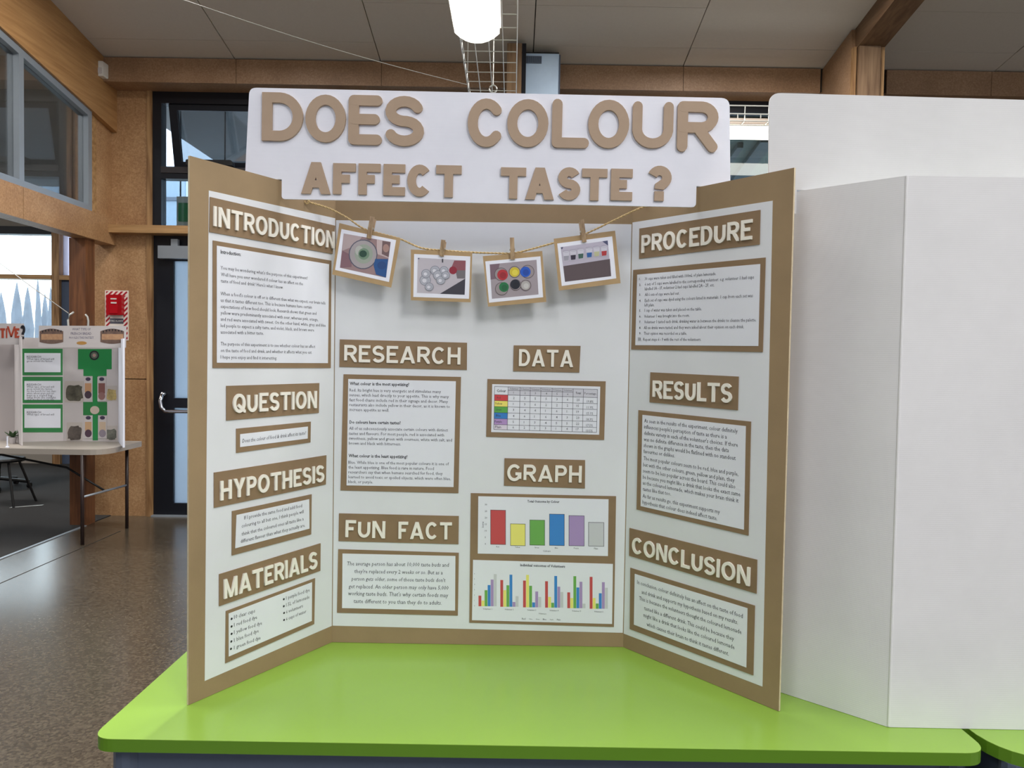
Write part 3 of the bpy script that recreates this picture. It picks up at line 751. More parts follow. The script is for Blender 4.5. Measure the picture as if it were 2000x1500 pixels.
# ---- cable basket along the room
def basket(x0, x1, y0, y1, z, label, along='Y', px0=None):
    t = thing('cable_tray', ((x0 + x1) / 2, (y0 + y1) / 2, z), label, 'cable tray')
    r = .0032; hh = .055
    if along == 'Y':
        ny = int((y1 - y0) / .17)
        for k in range(ny + 1):
            y = y0 + (y1 - y0) * k / ny
            mb = MB(); mb.tube([(x0, y, z + hh), (x0, y, z), (x1, y, z), (x1, y, z + hh)], r, 5); mb.build('cross_wire', M_wire, t)
        for (x, dz) in [(x0 - .001, hh), (x1 + .001, hh)] + [(x0 + (x1 - x0) * k / 4, -.006) for k in range(5)]:
            mb = MB(); mb.tube([(x, y0, z + dz), (x, y1, z + dz)], r * 1.1, 5); mb.build('long_wire', M_wire, t)
    else:
        nx = int((x1 - x0) / .19)
        for k in range(nx + 1):
            x = x0 + (x1 - x0) * k / nx
            mb = MB(); mb.tube([(x, y0, z + hh * 2.2), (x, y0, z), (x, y1, z), (x, y1, z + hh * 2.2)], r * 1.6, 5); mb.build('cross_wire', M_wire, t)
        for (y, dz) in ((y0 - .004, hh * 2.2), (y1, hh * 2.2), (y0 - .004, hh), (y0 - .002, 0.0), (y1, -.004), ((y0 + y1) / 2, -.004)):
            mb = MB(); mb.tube([(x0, y, z + dz), (x1, y, z + dz)], r * 1.7, 5); mb.build('long_wire', M_wire, t)
    return t
zk = 3.42
k0 = EYE + ray(916, 182) * ((zk - CH) / ray(916, 182).z); k1 = EYE + ray(1008, 182) * ((zk - CH) / ray(1008, 182).z)
tr = basket(k0.x, k1.x, 2.4, 6.05, zk, 'wire cable tray running along the room above the title board')
for (x, y) in ((k0.x, 5.4), (k1.x, 5.4), (k0.x, 3.3), (k1.x, 3.3)):
    mb = MB(); mb.tube([(x, y, zk + .055), (x, y, zc(y) - .008)], .0025, 5); mb.build('hanger_wire', M_wire, tr)
hk = atY(963, 174, 5.1)
mb = MB()
mb.tube([(hk.x, 5.1, hk.z + .03), (hk.x, 5.1, zc(5.1) - .008)], .004, 6)
mb.tube([(hk.x + .025 * math.cos(a * math.pi / 6), 5.1, hk.z + .025 * math.sin(a * math.pi / 6)) for a in range(13)], .005, 6)
mb.tube([(hk.x, 5.1, hk.z - .028), (hk.x, 5.1, hk.z - .12)], .004, 6)
tag(mb.build('eye_hook', M_wire), 'metal ring hook on a rod just above the title board', 'hook')
# crosswise tray and lamp visible in the gap between the two title boards
ya = 6.2
g0 = atY(1428, 236, ya); tz0 = g0.z
basket(atY(1130, 236, ya).x, atY(1640, 236, ya).x, ya, ya + .2, g0.z, 'wire cable tray crossing in the gap beside the title board', 'X')
l0 = atY(1428, 268, 6.3); l1 = atY(1428, 243, 6.3)
xa, xb = atY(1300, 250, 6.3).x, atY(1640, 250, 6.3).x
t = thing('strip_light', ((xa + xb) / 2, 6.3, l0.z), 'horizontal strip light glowing between the two title boards', 'light')
mb = MB(); mb.box(xa, xb, 6.30, 6.36, l0.z, l1.z); mb.build('diffuser', M_lamp, t)
mb = MB(); mb.box(xa, xb, 6.29, 6.37, l1.z + .001, l1.z + .05); mb.build('housing', mat('beige_housing', (176, 160, 146), .5), t)
mb = MB()
mb.tube([(xa + .12, 6.33, l1.z + .05), (xa + .12, 6.33, tz0 - .006)], .003, 5); mb.tube([(xb - .12, 6.33, l1.z + .05), (xb - .12, 6.33, tz0 - .006)], .003, 5)
mb.build('suspension_wire', M_wire, t)

# ---- timber post and steel duct box behind the tray
yp = 6.3
a = atY(991, 70, yp); b = atY(1018, 182, yp)
mb = MB(); mb.box(a.x, b.x, yp, yp + .08, 0, zc(yp + .12) - .02); 
po = thing('timber_post', (a.x, yp, 0), 'slim timber post with dark edge rising to the ceiling behind the cable tray', 'post')
mb.build('timber_face', wood_mat('pale_post_timber', (122, 94, 66), (152, 122, 90), (5, 5, .4)), po)
mb = MB(); mb.box(b.x + .001, b.x + .035, yp + .0, yp + .08, 0, zc(yp + .12) - .02); mb.build('dark_edge', M_black, po)
yd = 6.40
a = atY(1018, 104, yd); b = atY(1092, 106, yd)
du = thing('steel_duct', ((a.x + b.x) / 2, yd, 0), 'pale blue grey steel duct box with small vent grille', 'duct')
mb = MB(); mb.box(a.x, b.x, yd, yd + .2, .0, a.z); mb.build('duct_body', M_steel, du)
mb = MB(); mb.box(b.x + .0005, b.x + .012, yd - .004, yd + .2, .0, a.z - .01); mb.build('side_flange', M_slate, du)
g0 = atY(1025, 124, yd); g1 = atY(1058, 110, yd)
gr = MB(); gr.box(g0.x, g1.x, yd - .006, yd - .0005, g0.z, g1.z); gq = gr.build('vent_grille', mat('grille_grey', (110, 122, 140), .5), du)
for k in range(9):
    x = g0.x + (g1.x - g0.x) * (k + .5) / 9; mb = MB(); mb.box(x - .004, x + .004, yd - .012, yd - .0061, g0.z + .006, g1.z - .006); mb.build('grille_slat', M_slate, gq)
mb = MB(); mb.box(a.x, b.x, yd + .02, yd + .2, a.z + .001, max(a.z + .01, zc(yd + .2) - .01)); mb.build('ceiling_gap_shade', M_dark, du)  # dark box standing in for the shade between duct top and ceiling

# ---- wall sensor
p0 = atY(189, 148, YC - .08); p1 = atY(202, 119, YC - .08)
se = thing('motion_sensor', (p0.x, YC - .08, p0.z), 'small white motion sensor in the upper left corner', 'sensor')
mb = MB(); mb.prism(rounded([V((p0.x, YC - .08, p0.z)), V((p1.x, YC - .08, p0.z)), V((p1.x, YC - .08, p1.z)), V((p0.x, YC - .08, p1.z))], [.012] * 4, 4), (0, .079, 0)); mb.build('casing', M_lampbody, se)
mb = MB(); mb.prism(rounded([V((p0.x + .012, YC - .086, p0.z + .02)), V((p1.x - .012, YC - .086, p0.z + .02)), V((p1.x - .012, YC - .086, p0.z + .07)), V((p0.x + .012, YC - .086, p0.z + .07))], [.008] * 4, 4), (0, .0055, 0)); mb.build('lens', mat('sensor_lens', (210, 206, 206), .3), se)

# ---- thin wires strung across the room
mb = MB()
P0, P1 = atY(345, -5, 4.2), atY(915, 166, 5.0)
mb.tube([P0 + (P1 - P0) * (k / 14) - V((0, 0, .025 * math.sin(math.pi * k / 14))) for k in range(15)], .0022, 5)
tag(mb.build('strung_wire', M_wire), 'thin pale wire strung below the ceiling to the cable tray', 'wire')
mb = MB(); P0, P1 = atY(-12, 505, 6.9 + .6), atY(134, 612, 6.9 + .6)
mb.tube([P0, (P0 + P1) / 2 - V((0, 0, .005)), P1], .005, 5); tag(mb.build('strung_wire', M_wire), 'pale wire slanting down across the far left window', 'wire')

# ---- fire alarm call point sign and box
yw = BW - .004
a = atY(205, 567, yw); b = atY(251, 665, yw)
fs_ = thing('fire_alarm_sign', (a.x, yw, b.z), 'red and white striped fire alarm sign on the strand board wall', 'sign')
mb = MB(); mb.box(a.x, b.x, yw, BW - .0002, b.z, a.z); mb.build('sign_plate', flat('cream_white', (236, 226, 216)), fs_)
def stripe_quads(mb, x0, x1, z0, z1, y, mi, pitch=.045, sl=1.0):
    """slanted stripes clipped to a rectangle"""
    W = x1 - x0; Hh = z1 - z0
    k = -Hh * sl
    while k < W + Hh:
        P = [(k, 0), (k + pitch * .5, 0), (k + pitch * .5 + Hh * sl, Hh), (k + Hh * sl, Hh)]
        def cl(P, ins, it):
            o = []
            for i in range(len(P)):
                A, B = P[i - 1], P[i]
                if ins(B):
                    if not ins(A): o.append(it(A, B))
                    o.append(B)
                elif ins(A): o.append(it(A, B))
            return o
        for val, sg in ((0, 1), (W, -1)):
            P = cl(P, lambda p: (p[0] - val) * sg >= -1e-9, lambda A, B: (val, A[1] + (B[1] - A[1]) * (val - A[0]) / (B[0] - A[0])))
            if not P: break
        if len(P) >= 3: mb.poly([(x0 + u, y, z0 + v) for u, v in P], mi)
        k += pitch
mb = MB(); bwid = .045; ysg = yw - .0008
stripe_quads(mb, a.x + .01, b.x - .01, a.z - bwid, a.z - .008, ysg, 0)
stripe_quads(mb, a.x + .008, a.x + bwid, b.z + .01, a.z - bwid, ysg, 0)
stripe_quads(mb, b.x - bwid, b.x - .008, b.z + .01, a.z - bwid, ysg, 0)
mb.build('striped_border', flat('stripe_red', (170, 24, 40)), fs_)
mb = MB(); mb.box(a.x + bwid, b.x - bwid, ysg - .0005, ysg, a.z - .30, a.z - .252); mb.build('text_band', flat('band_grey', (84, 84, 96)), fs_)
tb = MB(); text_line(tb, 'FIRE ALARM', (a.x + bwid + .006, ysg - .0012, a.z - .276), (b.x - bwid - .006, ysg - .0012, a.z - .276), (0, -1, 0)); 
text_line(tb, 'IN CASE OF FIRE', (a.x + bwid + .002, ysg - .0012, a.z - .33), (b.x - bwid - .002, ysg - .0012, a.z - .33), (0, -1, 0), 1)
text_line(tb, 'BREAK GLASS', (a.x + bwid + .002, ysg - .0012, a.z - .36), (b.x - bwid - .002, ysg - .0012, a.z - .36), (0, -1, 0), 1)
PENDING.append((tb, 'printed_text', [M_lampbody, M_inkb], fs_))
a2 = atY(213, 576, yw); b2 = atY(243, 616, yw)
cp = thing('fire_alarm_call_point', (a2.x, yw, b2.z), 'red break glass fire alarm box mounted on the striped sign', 'fire alarm')
mb = MB(); mb.prism(rounded([V((a2.x, yw - .05, b2.z)), V((b2.x, yw - .05, b2.z)), V((b2.x, yw - .05, a2.z)), V((a2.x, yw - .05, a2.z))], [.006] * 4, 3), (0, .0485, 0)); mb.build('housing', M_red, cp)
mb = MB(); w_ = b2.x - a2.x; hgt = a2.z - b2.z
mb.box(a2.x + w_ * .22, a2.x + w_ * .74, yw - .056, yw - .0501, b2.z + hgt * .08, b2.z + hgt * .88); mb.build('door', mat('bright_red_plastic', (190, 20, 34), .25), cp)
mb = MB(); mb.box(a2.x + w_ * .32, a2.x + w_ * .7, yw - .060, yw - .0561, b2.z + hgt * .76, b2.z + hgt * .82); mb.box(a2.x + w_ * .34, a2.x + w_ * .7, yw - .060, yw - .0561, b2.z + hgt * .56, b2.z + hgt * .63); mb.build('white_label', M_lampbody, cp)

# ================================================================== BACK LEFT TABLE
zT = .74
ty0 = atZ(100, 877, zT).y; ty1 = 6.43
tx1 = atZ(292, 859, zT).x; tx0 = -5.0
tb_ = thing('folding_table', ((tx0 + tx1) / 2, (ty0 + ty1) / 2, 0), 'white plastic folding table with dark legs holding two display boards', 'table')
mb = MB(); tp = rounded([V((tx0, ty0, zT)), V((tx1, ty0, zT)), V((tx1, ty1, zT)), V((tx0, ty1, zT))], [.06, .16, .06, .06], 6)
mb.prism(tp, (0, 0, -.042)); mb.build('tabletop', M_plastic, tb_)
lf = atZ(161, 1064, 0); lb = atZ(248, 1032, 0)
def leg(pts, r=.014, m=M_leg, name='leg'):
    mb = MB(); mb.tube(pts, r, 8); return mb.build(name, m, tb_, True)
lx = (lf.x + lb.x) / 2
leg([(lf.x, lf.y, 0), (lf.x, lf.y, zT - .043)]); leg([(lb.x, ty1 - .05, 0), (lb.x, ty1 - .05, zT - .043)])
leg([(lf.x, lf.y, .37), (lb.x, ty1 - .05, .37)], .009, M_alu, 'crossbar')
leg([(lf.x + .0, (lf.y + ty1) / 2, .37), (lf.x - .3, (lf.y + ty1) / 2, .55), (lf.x - 1.1, (lf.y + ty1) / 2, zT - .045)], .009, M_blackp, 'brace')
leg([(tx0 + .15, ty0 + .06, 0), (tx0 + .15, ty0 + .06, zT - .043)]); leg([(tx0 + .15, ty1 - .05, 0), (tx0 + .15, ty1 - .05, zT - .043)])
leg([(tx0 + .15, ty0 + .06, .37), (tx0 + .15, ty1 - .05, .37)], .009, M_alu, 'crossbar')

# bread display board on it
M_wb = mat('white_display_card', (204, 198, 198), .7, noise=.02, scale=8)
M_wbe = mat('white_card_edge', (232, 236, 250), .6)
M_grn = flat('green_card', (46, 128, 68)); M_grn2 = flat('dark_green_card', (52, 110, 66))
yc2 = 6.34
bt = 1.60
A_ = atY(38, 800, 6.22); B_ = atY(124, 800, yc2); C_ = atY(231, 800, yc2); D_ = atY(240, 800, 5.95)
bb = thing('display_board', ((B_.x + C_.x) / 2, yc2, zT), 'white trifold bread experiment board with green cards on the folding table', 'display board')
def panel(p, q, z0, z1, thk, m, par, name, side=1):
    p = V((p[0], p[1], 0)); q = V((q[0], q[1], 0)); e_ = (q - p).normalized(); n_ = V((e_.y, -e_.x, 0)) * side
    mb = MB(); mb.prism([p + V((0, 0, z0)), q + V((0, 0, z0)), q + V((0, 0, z1)), p + V((0, 0, z1))], -n_ * thk); mb.build(name, m, par)
    return Plane(p, n_, e_)
plL = panel(A_, B_, zT + .001, bt, .005, M_wb, bb, 'left_wing')
plC = panel((B_.x + .001, yc2), (C_.x, yc2), zT + .001, bt, .005, M_wb, bb, 'centre_panel')
panel((C_.x + .001, yc2), (D_.x, 5.95), zT + .001, bt, .014, M_wbe, bb, 'right_wing')
Q4 = Zr(0, 600, 5.0)
def pquad(pl, pts, off, thk, m, par, name, rr=None):
    P = [pl.at(*p, off + thk) for p in pts]
    if rr: P = rounded(P, rr, 5)
    mb = MB(); mb.prism(P, -pl.n * thk); return mb.build(name, m, par)
def fullq(Z, x0, y0, x1, y1): return [Z(x0, y0), Z(x1, y0), Z(x1, y1), Z(x0, y1)]
for (gy0, gy1, iy0, iy1, seed, nl) in ((405, 665, 448, 635, 1, 3), (680, 935, 720, 905, 2, 8), (950, 1222, 990, 1178, 3, 2)):
    gc = pquad(plL, fullq(Q4, 208, gy0, 612, gy1), 0, .002, M_grn, bb, 'green_card')
    pquad(plL, fullq(Q4, 238, iy0, 592, iy1), .002, .001, M_sheet, gc, 'printed_sheet')
    tb = MB(); txt = ['RESEARCH', 'What type of bread will', 'grow mould the fastest', 'on the bench for ten days', 'white wheat grain and rye', 'kept in a sealed bag', 'away from the sunlight', 'and checked every day']
    for k in range(nl):
        yl_ = iy0 + 38 + k * 21
        text_line(tb, txt[k], plL.at(*Q4(262, yl_), .004), plL.at(*Q4(400 if k == 0 else 545 - 17 * (k % 3), yl_), .004), plL.n)
    PENDING.append((tb, 'printed_text', M_ink, gc))
gt = pquad(plC, [Q4(762, 408), Q4(1090, 408), Q4(1090, 605), Q4(1040, 605), Q4(1040, 672), Q4(955, 672), Q4(955, 1300), Q4(905, 1300), Q4(905, 672), Q4(815, 672), Q4(815, 605), Q4(762, 605)], 0, .002, flat('bright_green_card', (38, 140, 74)), bb, 'green_card')
pquad(plC, fullq(Q4, 812, 925, 903, 1055), 0, .002, M_grn, bb, 'green_card'); pquad(plC, fullq(Q4, 957, 925, 1045, 1055), 0, .002, M_grn, bb, 'green_card')
def disc(pl, c, r, off, m, par, name, ry=None, n=20, Z=Q4):
    ry = ry or r
    jit = [1 + (random.uniform(-.12, .12) if 'slice' in name else 0) for k in range(n)]; pw = .55 if 'slice' in name else 1
    sg_ = lambda v: math.copysign(abs(v) ** pw, v)
    P = [pl.at(*Z(c[0] + r * jit[k] * sg_(math.cos(2 * math.pi * k / n)), c[1] + ry * jit[k] * sg_(math.sin(2 * math.pi * k / n))), off + .0008) for k in range(n)]
    mb = MB(); mb.prism(P, -pl.n * .0008); return mb.build(name, m, par)
rb = disc(plC, (920, 470), 47, .0022, M_inkb, gt, 'round_badge'); 
disc(plC, (920, 470), 33, .0032, flat('badge_green_grey', (96, 110, 96)), gt, 'round_badge'); disc(plC, (920, 470), 17, .0042, flat('badge_cream', (180, 150, 140)), gt, 'round_badge')
disc(plC, (925, 1005), 45, .003, flat('pale_bread', (206, 190, 176)), bb, 'bread_picture', 40)
for (x, y0q, y1q, c1, c2) in ((860, 680, 905, (196, 150, 112), (74, 58, 70)), (993, 680, 918, (136, 90, 84), (150, 112, 108)), (862, 1058, 1282, (200, 164, 128), (84, 62, 78)), (1000, 1058, 1282, (206, 184, 160), (150, 140, 152))):
    ct = pquad(plC, fullq(Q4, x - 42, y0q, x + 42, y1q), .003, .001, M_wb, bb, 'photo_cutout')
    pquad(plC, fullq(Q4, x - 32, y0q + 62, x + 32, y1q - 75), .0041, .0005, flat('loaf_%d_%d' % (x, y0q), c1), ct, 'loaf_picture')
    disc(plC, (x, y1q - 50), 34, .0041, flat('wrap_%d_%d' % (x, y0q), c2), ct, 'wrap_picture', 38)
    disc(plC, (x, y0q + 22), 25, .0041, flat('tie_dark', (70, 60, 84)), ct, 'tie_picture', 18)
for (x, y, rx, ry, c) in ((725, 835, 88, 95, (112, 108, 92)), (728, 1222, 72, 80, (110, 100, 94)), (1088, 850, 50, 65, (206, 184, 122)), (1088, 1238, 50, 62, (140, 142, 130))):
    sq = pquad(plC, fullq(Q4, x - rx - 4, y - ry - 18, min(x + rx + 4, 1142), y + ry), .001, .0008, flat('photo_ground', (196, 188, 182)), bb, 'mould_photo')
    disc(plC, (x, y + 5), rx * .92, .0022, mat('mould_%d' % int(x + y), c, .7, rgb2=tuple(int(v * .6) for v in c), scale=14), sq, 'mouldy_slice', ry * .85)
# its header
yh = 6.12
hp = Plane((0, yh, 0), (0, -1, 0), (1, 0, 0))
hb = thing('title_board', (atY(160, 660, yh).x, yh, atY(160, 676, yh).z), 'white title board about bread slotted onto the bread display board', 'title board')
pquad(hp, [Q4(380, 180), Q4(1232, 183), Q4(1228, 395), Q4(375, 390)], -.005, .005, M_wb, hb, 'title_card')
for x in (502, 1095):
    P = [Q4(x - 115 + 230 * k / 10, 235 - 26 * math.sin(math.pi * k / 10)) for k in range(11)] + [Q4(x + 115 - 230 * k / 10, 340 + 18 * math.sin(math.pi * k / 10)) for k in range(11)]
    lo = pquad(hp, P, .0002, .001, mat('crust_print', (128, 104, 92), .6, rgb2=(96, 76, 70), scale=30), hb, 'loaf_picture')
    pquad(hp, fullq(Q4, x - 100, 262, x + 108, 318), .0014, .0006, mat('crumb_print', (196, 156, 120), .6, rgb2=(176, 134, 104), scale=40), lo, 'crumb_picture')
    mb = MB()
    for k in range(7):
        xx = x - 95 + k * 30; yy2 = 248 - 20 * math.sin(math.pi * (xx - x + 115) / 230)
        mb.prism([hp.at(*Q4(xx, yy2 - 12), .0026), hp.at(*Q4(xx + 16, yy2 - 14), .0026), hp.at(*Q4(xx + 10, yy2 + 10), .0026)], -hp.n * .0006)
    mb.build('crust_marks', M_inkb, lo)
disc(hp, (797, 350), 50, .0002, flat('small_bread', (186, 140, 76)), hb, 'bread_picture', 17)
tb = MB()
for s, x0, x1, y in (('WHAT TYPE OF', 705, 885, 217), ('FRENCH BREAD', 692, 893, 260), ('MOULDS THE FASTEST', 675, 915, 300)):
    text_line(tb, s, hp.at(*Q4(x0, y), .0006), hp.at(*Q4(x1, y), .0006), hp.n, 0, 1.3, 0.0)
PENDING.append((tb, 'printed_text', flat('violet_grey_ink', (96, 92, 120)), hb))

# neighbouring board at the left edge of the photo
ba = thing('display_board', (atY(0, 800, 6.3).x - .3, 6.3, zT), 'plain white trifold board cut off by the left photo edge', 'display board')
a_ = atY(28, 800, 6.3); b_ = atY(37, 800, 5.95)
a0 = V((a_.x - .62, 6.3, 0))
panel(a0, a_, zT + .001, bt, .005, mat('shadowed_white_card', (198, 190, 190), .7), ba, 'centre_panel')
panel((a_.x + .001, 6.3), (b_.x - .0, 5.98), zT + .001, bt, .008, M_wb, ba, 'right_wing')
hb2p = Plane((0, 6.08, 0), (0, -1, 0), (1, 0, 0))
ha = thing('title_board', (atY(10, 660, 6.08).x, 6.08, atY(10, 672, 6.08).z), 'white title board with red lettering at the left photo edge', 'title board')
pquad(hb2p, [(-90, 630.5), (46.5, 632), (46.5, 673), (-90, 672)], -.005, .005, M_wb, ha, 'title_card')
cxs = [(-14, 'T'), (2, 'T'), (12, 'I'), (19, 'V'), (29, 'E')]
for ch, x0, x1 in (('C', -9, -1), ('T', 1, 10), ('I', 12, 14.5), ('E', 29, 38)):
    o_ = hb2p.at(x0, 660, 0); h_ = (hb2p.at(x0, 641, 0) - o_).length; ww = (hb2p.at(x1, 660, 0) - o_).length / h_
    letter_obj(ch, o_, hb2p.eu, V((0, 0, 1)), hb2p.n, h_, ww, .11, .003, flat('brick_red_letter', (176, 74, 50)), ha, .0)
o_ = hb2p.at(16, 658, 0); h_ = .085; mbv = MB()
for s_2 in (1, -1):
    xc = o_.x + .026
    mbv.prism([V((xc - .006, o_.y - .003, o_.z)), V((xc + .006, o_.y - .003, o_.z)), V((xc + s_2 * .028 + .007, o_.y - .003, o_.z + h_)), V((xc + s_2 * .028 - .007, o_.y - .003, o_.z + h_))], (0, .003, 0))
mbv.build('letter', flat('brick_red_letter', (176, 74, 50)), ha)
o_ = hb2p.at(40, 662, 0); letter_obj('?', o_, hb2p.eu, V((0, 0, 1)), hb2p.n, .11, .36, .09, .003, M_inkb, ha, .0)
# small potted plant
pp = atZ(25, 866, zT); pp.y = 6.1; pp = atY(25, 860, 6.12); pz = zT
pl_ = thing('potted_plant', (pp.x, 6.12, pz), 'small green potted plant in front of the leftmost board', 'plant')
mb = MB(); n = 12
def lathe(mb, cx, cy, prof_, n=12, mi=0):
    vs = []; fs = []
    for r, z in prof_: vs += [V((cx + r * math.cos(2 * math.pi * k / n), cy + r * math.sin(2 * math.pi * k / n), z)) for k in range(n)]
    m_ = len(prof_)
    for i in range(m_ - 1):
        for k in range(n): fs.append((i * n + k, i * n + (k + 1) % n, (i + 1) * n + (k + 1) % n, (i + 1) * n + k))
    fs.append(tuple(reversed(range(n)))); fs.append(tuple((m_ - 1) * n + k for k in range(n)))
    mb.add(vs, fs, mi)
lathe(mb, pp.x, 6.12, [(.022, pz), (.03, pz + .05), (.027, pz + .05), (.025, pz + .045)]); mb.build('pot', M_wb, pl_)
for k in range(12):
    a = k * 2.4; el = .4 + .5 * (k % 3) / 2; L_ = .075
    c_ = V((pp.x, 6.12, pz + .05)); dd = V((math.cos(a) * math.cos(el), math.sin(a) * math.cos(el), math.sin(el))); sd = dd.cross(V((0, 0, 1))).normalized() * .014
    mb = MB(); mb.prism([c_, c_ + dd * L_ * .5 + sd, c_ + dd * L_, c_ + dd * L_ * .5 - sd], dd.cross(sd).normalized() * .003); mb.build('leaf', flat('leaf_green', (52, 84, 44)), pl_)
# clear peg standing on the table front
p_ = atZ(37, 870, zT)
mb = MB(); lathe(mb, p_.x, ty0 + .05, [(.014, zT + .0005), (.014, zT + .006), (.005, zT + .012), (.005, zT + .075), (.008, zT + .085)], 10)
tag(mb.build('board_stand', M_wbe), 'small white stand on the front edge of the folding table', 'stand')

# two tall hooked wire stands behind the board
for i, (pxb, pts) in enumerate(((134, [(134, 640), (133, 625), (136, 615), (144, 609.5)]), (172, [(172, 640), (172.5, 627), (171, 619), (167, 614)]))):
    yk = 6.395
    P = [atY(x, y, yk) for x, y in pts]
    b_ = V((P[0].x, yk, zT)); hs = thing('hooked_stand', b_, ['left', 'right'][i] + ' one of two thin chrome stands with bent top behind the bread board', 'stand')
    mb = MB(); mb.tube([b_ + V((0, 0, .012))] + P, .008, 7); mb.build('pole', M_wire, hs, True)
    mb = MB(); lathe(mb, b_.x, yk, [(.03, zT + 0.001), (.03, zT + .01), (.012, zT + .014)], 14); mb.build('base', M_wire, hs)

# furniture in the carpeted room
ch_ = thing('office_chair', (atY(2, 900, 8.1).x, 8.1, 0), 'black office chair in the dark room at the far left', 'chair')
cx_, cy_ = ch_.location.x, 8.1
mb = MB(); mb.prism(rounded([V((cx_ - .3, cy_ - .25, .42)), V((cx_ + .22, cy_ - .25, .42)), V((cx_ + .22, cy_ + .25, .42)), V((cx_ - .3, cy_ + .25, .42))], [.08] * 4), (0, 0, .09)); mb.build('seat', M_blackp, ch_)
mb = MB(); mb.prism(rounded([V((cx_ - .28, cy_ + .2, .58)), V((cx_ + .2, cy_ + .2, .58)), V((cx_ + .18, cy_ + .26, 1.0)), V((cx_ - .26, cy_ + .26, 1.0))], [.06] * 4), (0, .05, 0)); mb.build('backrest', M_blackp, ch_)
mb = MB(); mb.tube([(cx_ - .04, cy_ + .24, .5), (cx_ - .04, cy_ + .24, .62)], .03, 8); mb.build('back_support', M_blackp, ch_)
mb = MB(); mb.tube([(cx_ - .04, cy_, .1), (cx_ - .04, cy_, .42)], .03, 8); mb.build('gas_lift', M_blackp, ch_)
for k in range(5):
    a = k * 1.2566 + .3; e_ = V((cx_ - .04 + .3 * math.cos(a), cy_ + .3 * math.sin(a), .075))
    mb = MB(); mb.tube([(cx_ - .04, cy_, .12), e_], .02, 7); lg = mb.build('leg', M_chrome if k == 4 else M_blackp, ch_)
    mb = MB(); mb.tube([e_ + V((-.015, 0, -.04)), e_ + V((.015, 0, -.04))], .029, 10); mb.build('caster', M_blackp, lg)
st = thing('stool', (atZ(95, 955, 0).x, 7.3, 0), 'black four legged stool under the folding table in the carpeted room', 'stool')
sx_, sy_ = st.location.x + .1, 7.3
mb = MB(); lathe(mb, sx_, sy_, [(.17, .42), (.18, .44), (.17, .455)], 18); mb.build('seat', M_blackp, st)
for (dx, dy) in ((-.2, -.17), (.2, -.17), (-.2, .17), (.2, .17)):
    mb = MB(); mb.tube([(sx_ + dx, sy_ + dy, 0.004), (sx_ + dx * .45, sy_ + dy * .45, .425)], .012, 7); mb.build('leg', M_blackp, st)
# straight reflective strip in the carpet
a = atZ(18, 992, .005); b = atZ(82, 987, .005)
mb = MB(); mb.prism([a, b, b + V((0, .03, 0)), a + V((0, .03, 0))], (0, 0, .002)); tag(mb.build('trim_5', M_wire), 'short pale strip on the carpet', kind='structure')

# ================================================================== GREEN TABLES
ZT = 0.90
def tz(px, py): return atZ(px, py, ZT)
fl_ = tz(205, 1440); fr_ = tz(1900, 1474); bl = tz(368, 1268); rr_ = tz(1880, 1424)
yF_ = (fl_.y + fr_.y) / 2
xl_ = (tz(193, 1428).x + bl.x) / 2; xr_ = tz(1923, 1461).x
yBk = 1.98
gt_ = thing('green_table', ((xl_ + xr_) / 2, (yF_ + yBk) / 2, 0), 'lime green topped table with slate grey sides carrying the display boards', 'table')
def green_top(par, x0, x1, y0, y1, r):
    P = rounded([V((x0, y0, ZT)), V((x1, y0, ZT)), V((x1, y1, ZT)), V((x0, y1, ZT))], r, 8)
    mb = MB(); mb.prism([p for p in P], (0, 0, -.018), 0, 1); mb.m = [0 if i % 1 == 0 else 0 for i in mb.m]
    # laminate skin and edge band as separate parts
    mb = MB(); mb.prism(P, (0, 0, -.0008)); mb.build('tabletop', M_green, par)
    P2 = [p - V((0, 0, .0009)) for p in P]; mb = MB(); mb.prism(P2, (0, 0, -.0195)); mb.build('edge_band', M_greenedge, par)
green_top(gt_, xl_, xr_, yF_, yBk, [.035, .04, .04, .035])
def under(par, x0, x1, y0, y1, ins=.03):
    z1 = ZT - .0205
    mb = MB(); mb.box(x0 + ins + .02, x1 - ins - .02, y0 + ins, y0 + ins + .02, z1 - .32, z1); mb.build('front_panel', M_slate, par)
    mb = MB(); mb.box(x0 + ins + .02, x1 - ins - .02, y1 - ins - .02, y1 - ins, z1 - .32, z1); mb.build('rear_panel', M_slate, par)
    mb = MB(); mb.box(x0 + ins, x0 + ins + .02, y0 + ins + .02, y1 - ins - .02, z1 - .32, z1); mb.build('side_panel', M_slate, par)
    mb = MB(); mb.box(x1 - ins - .02, x1 - ins, y0 + ins + .02, y1 - ins - .02, z1 - .32, z1); mb.build('side_panel', M_slate, par)
    for x in (x0 + ins + .01, x1 - ins - .01):
        for y in (y0 + ins + .01, y1 - ins - .01):
            mb = MB(); mb.tube([(x, y, 0.001), (x, y, z1)], .022, 12); mb.build('leg', M_slate, par, False)
under(gt_, xl_, xr_, yF_, yBk)
g2x0 = xr_ + .012; g2 = thing('green_table', (g2x0 + .7, 1.55, 0), 'second lime green table beyond the dark gap at the lower right corner', 'table')
y2_ = tz(2000, 1485).y
green_top(g2, g2x0, g2x0 + 1.4, y2_ + .002, y2_ + .82, [.10, .1, .06, .06])
under(g2, g2x0, g2x0 + 1.4, y2_, y2_ + .82)

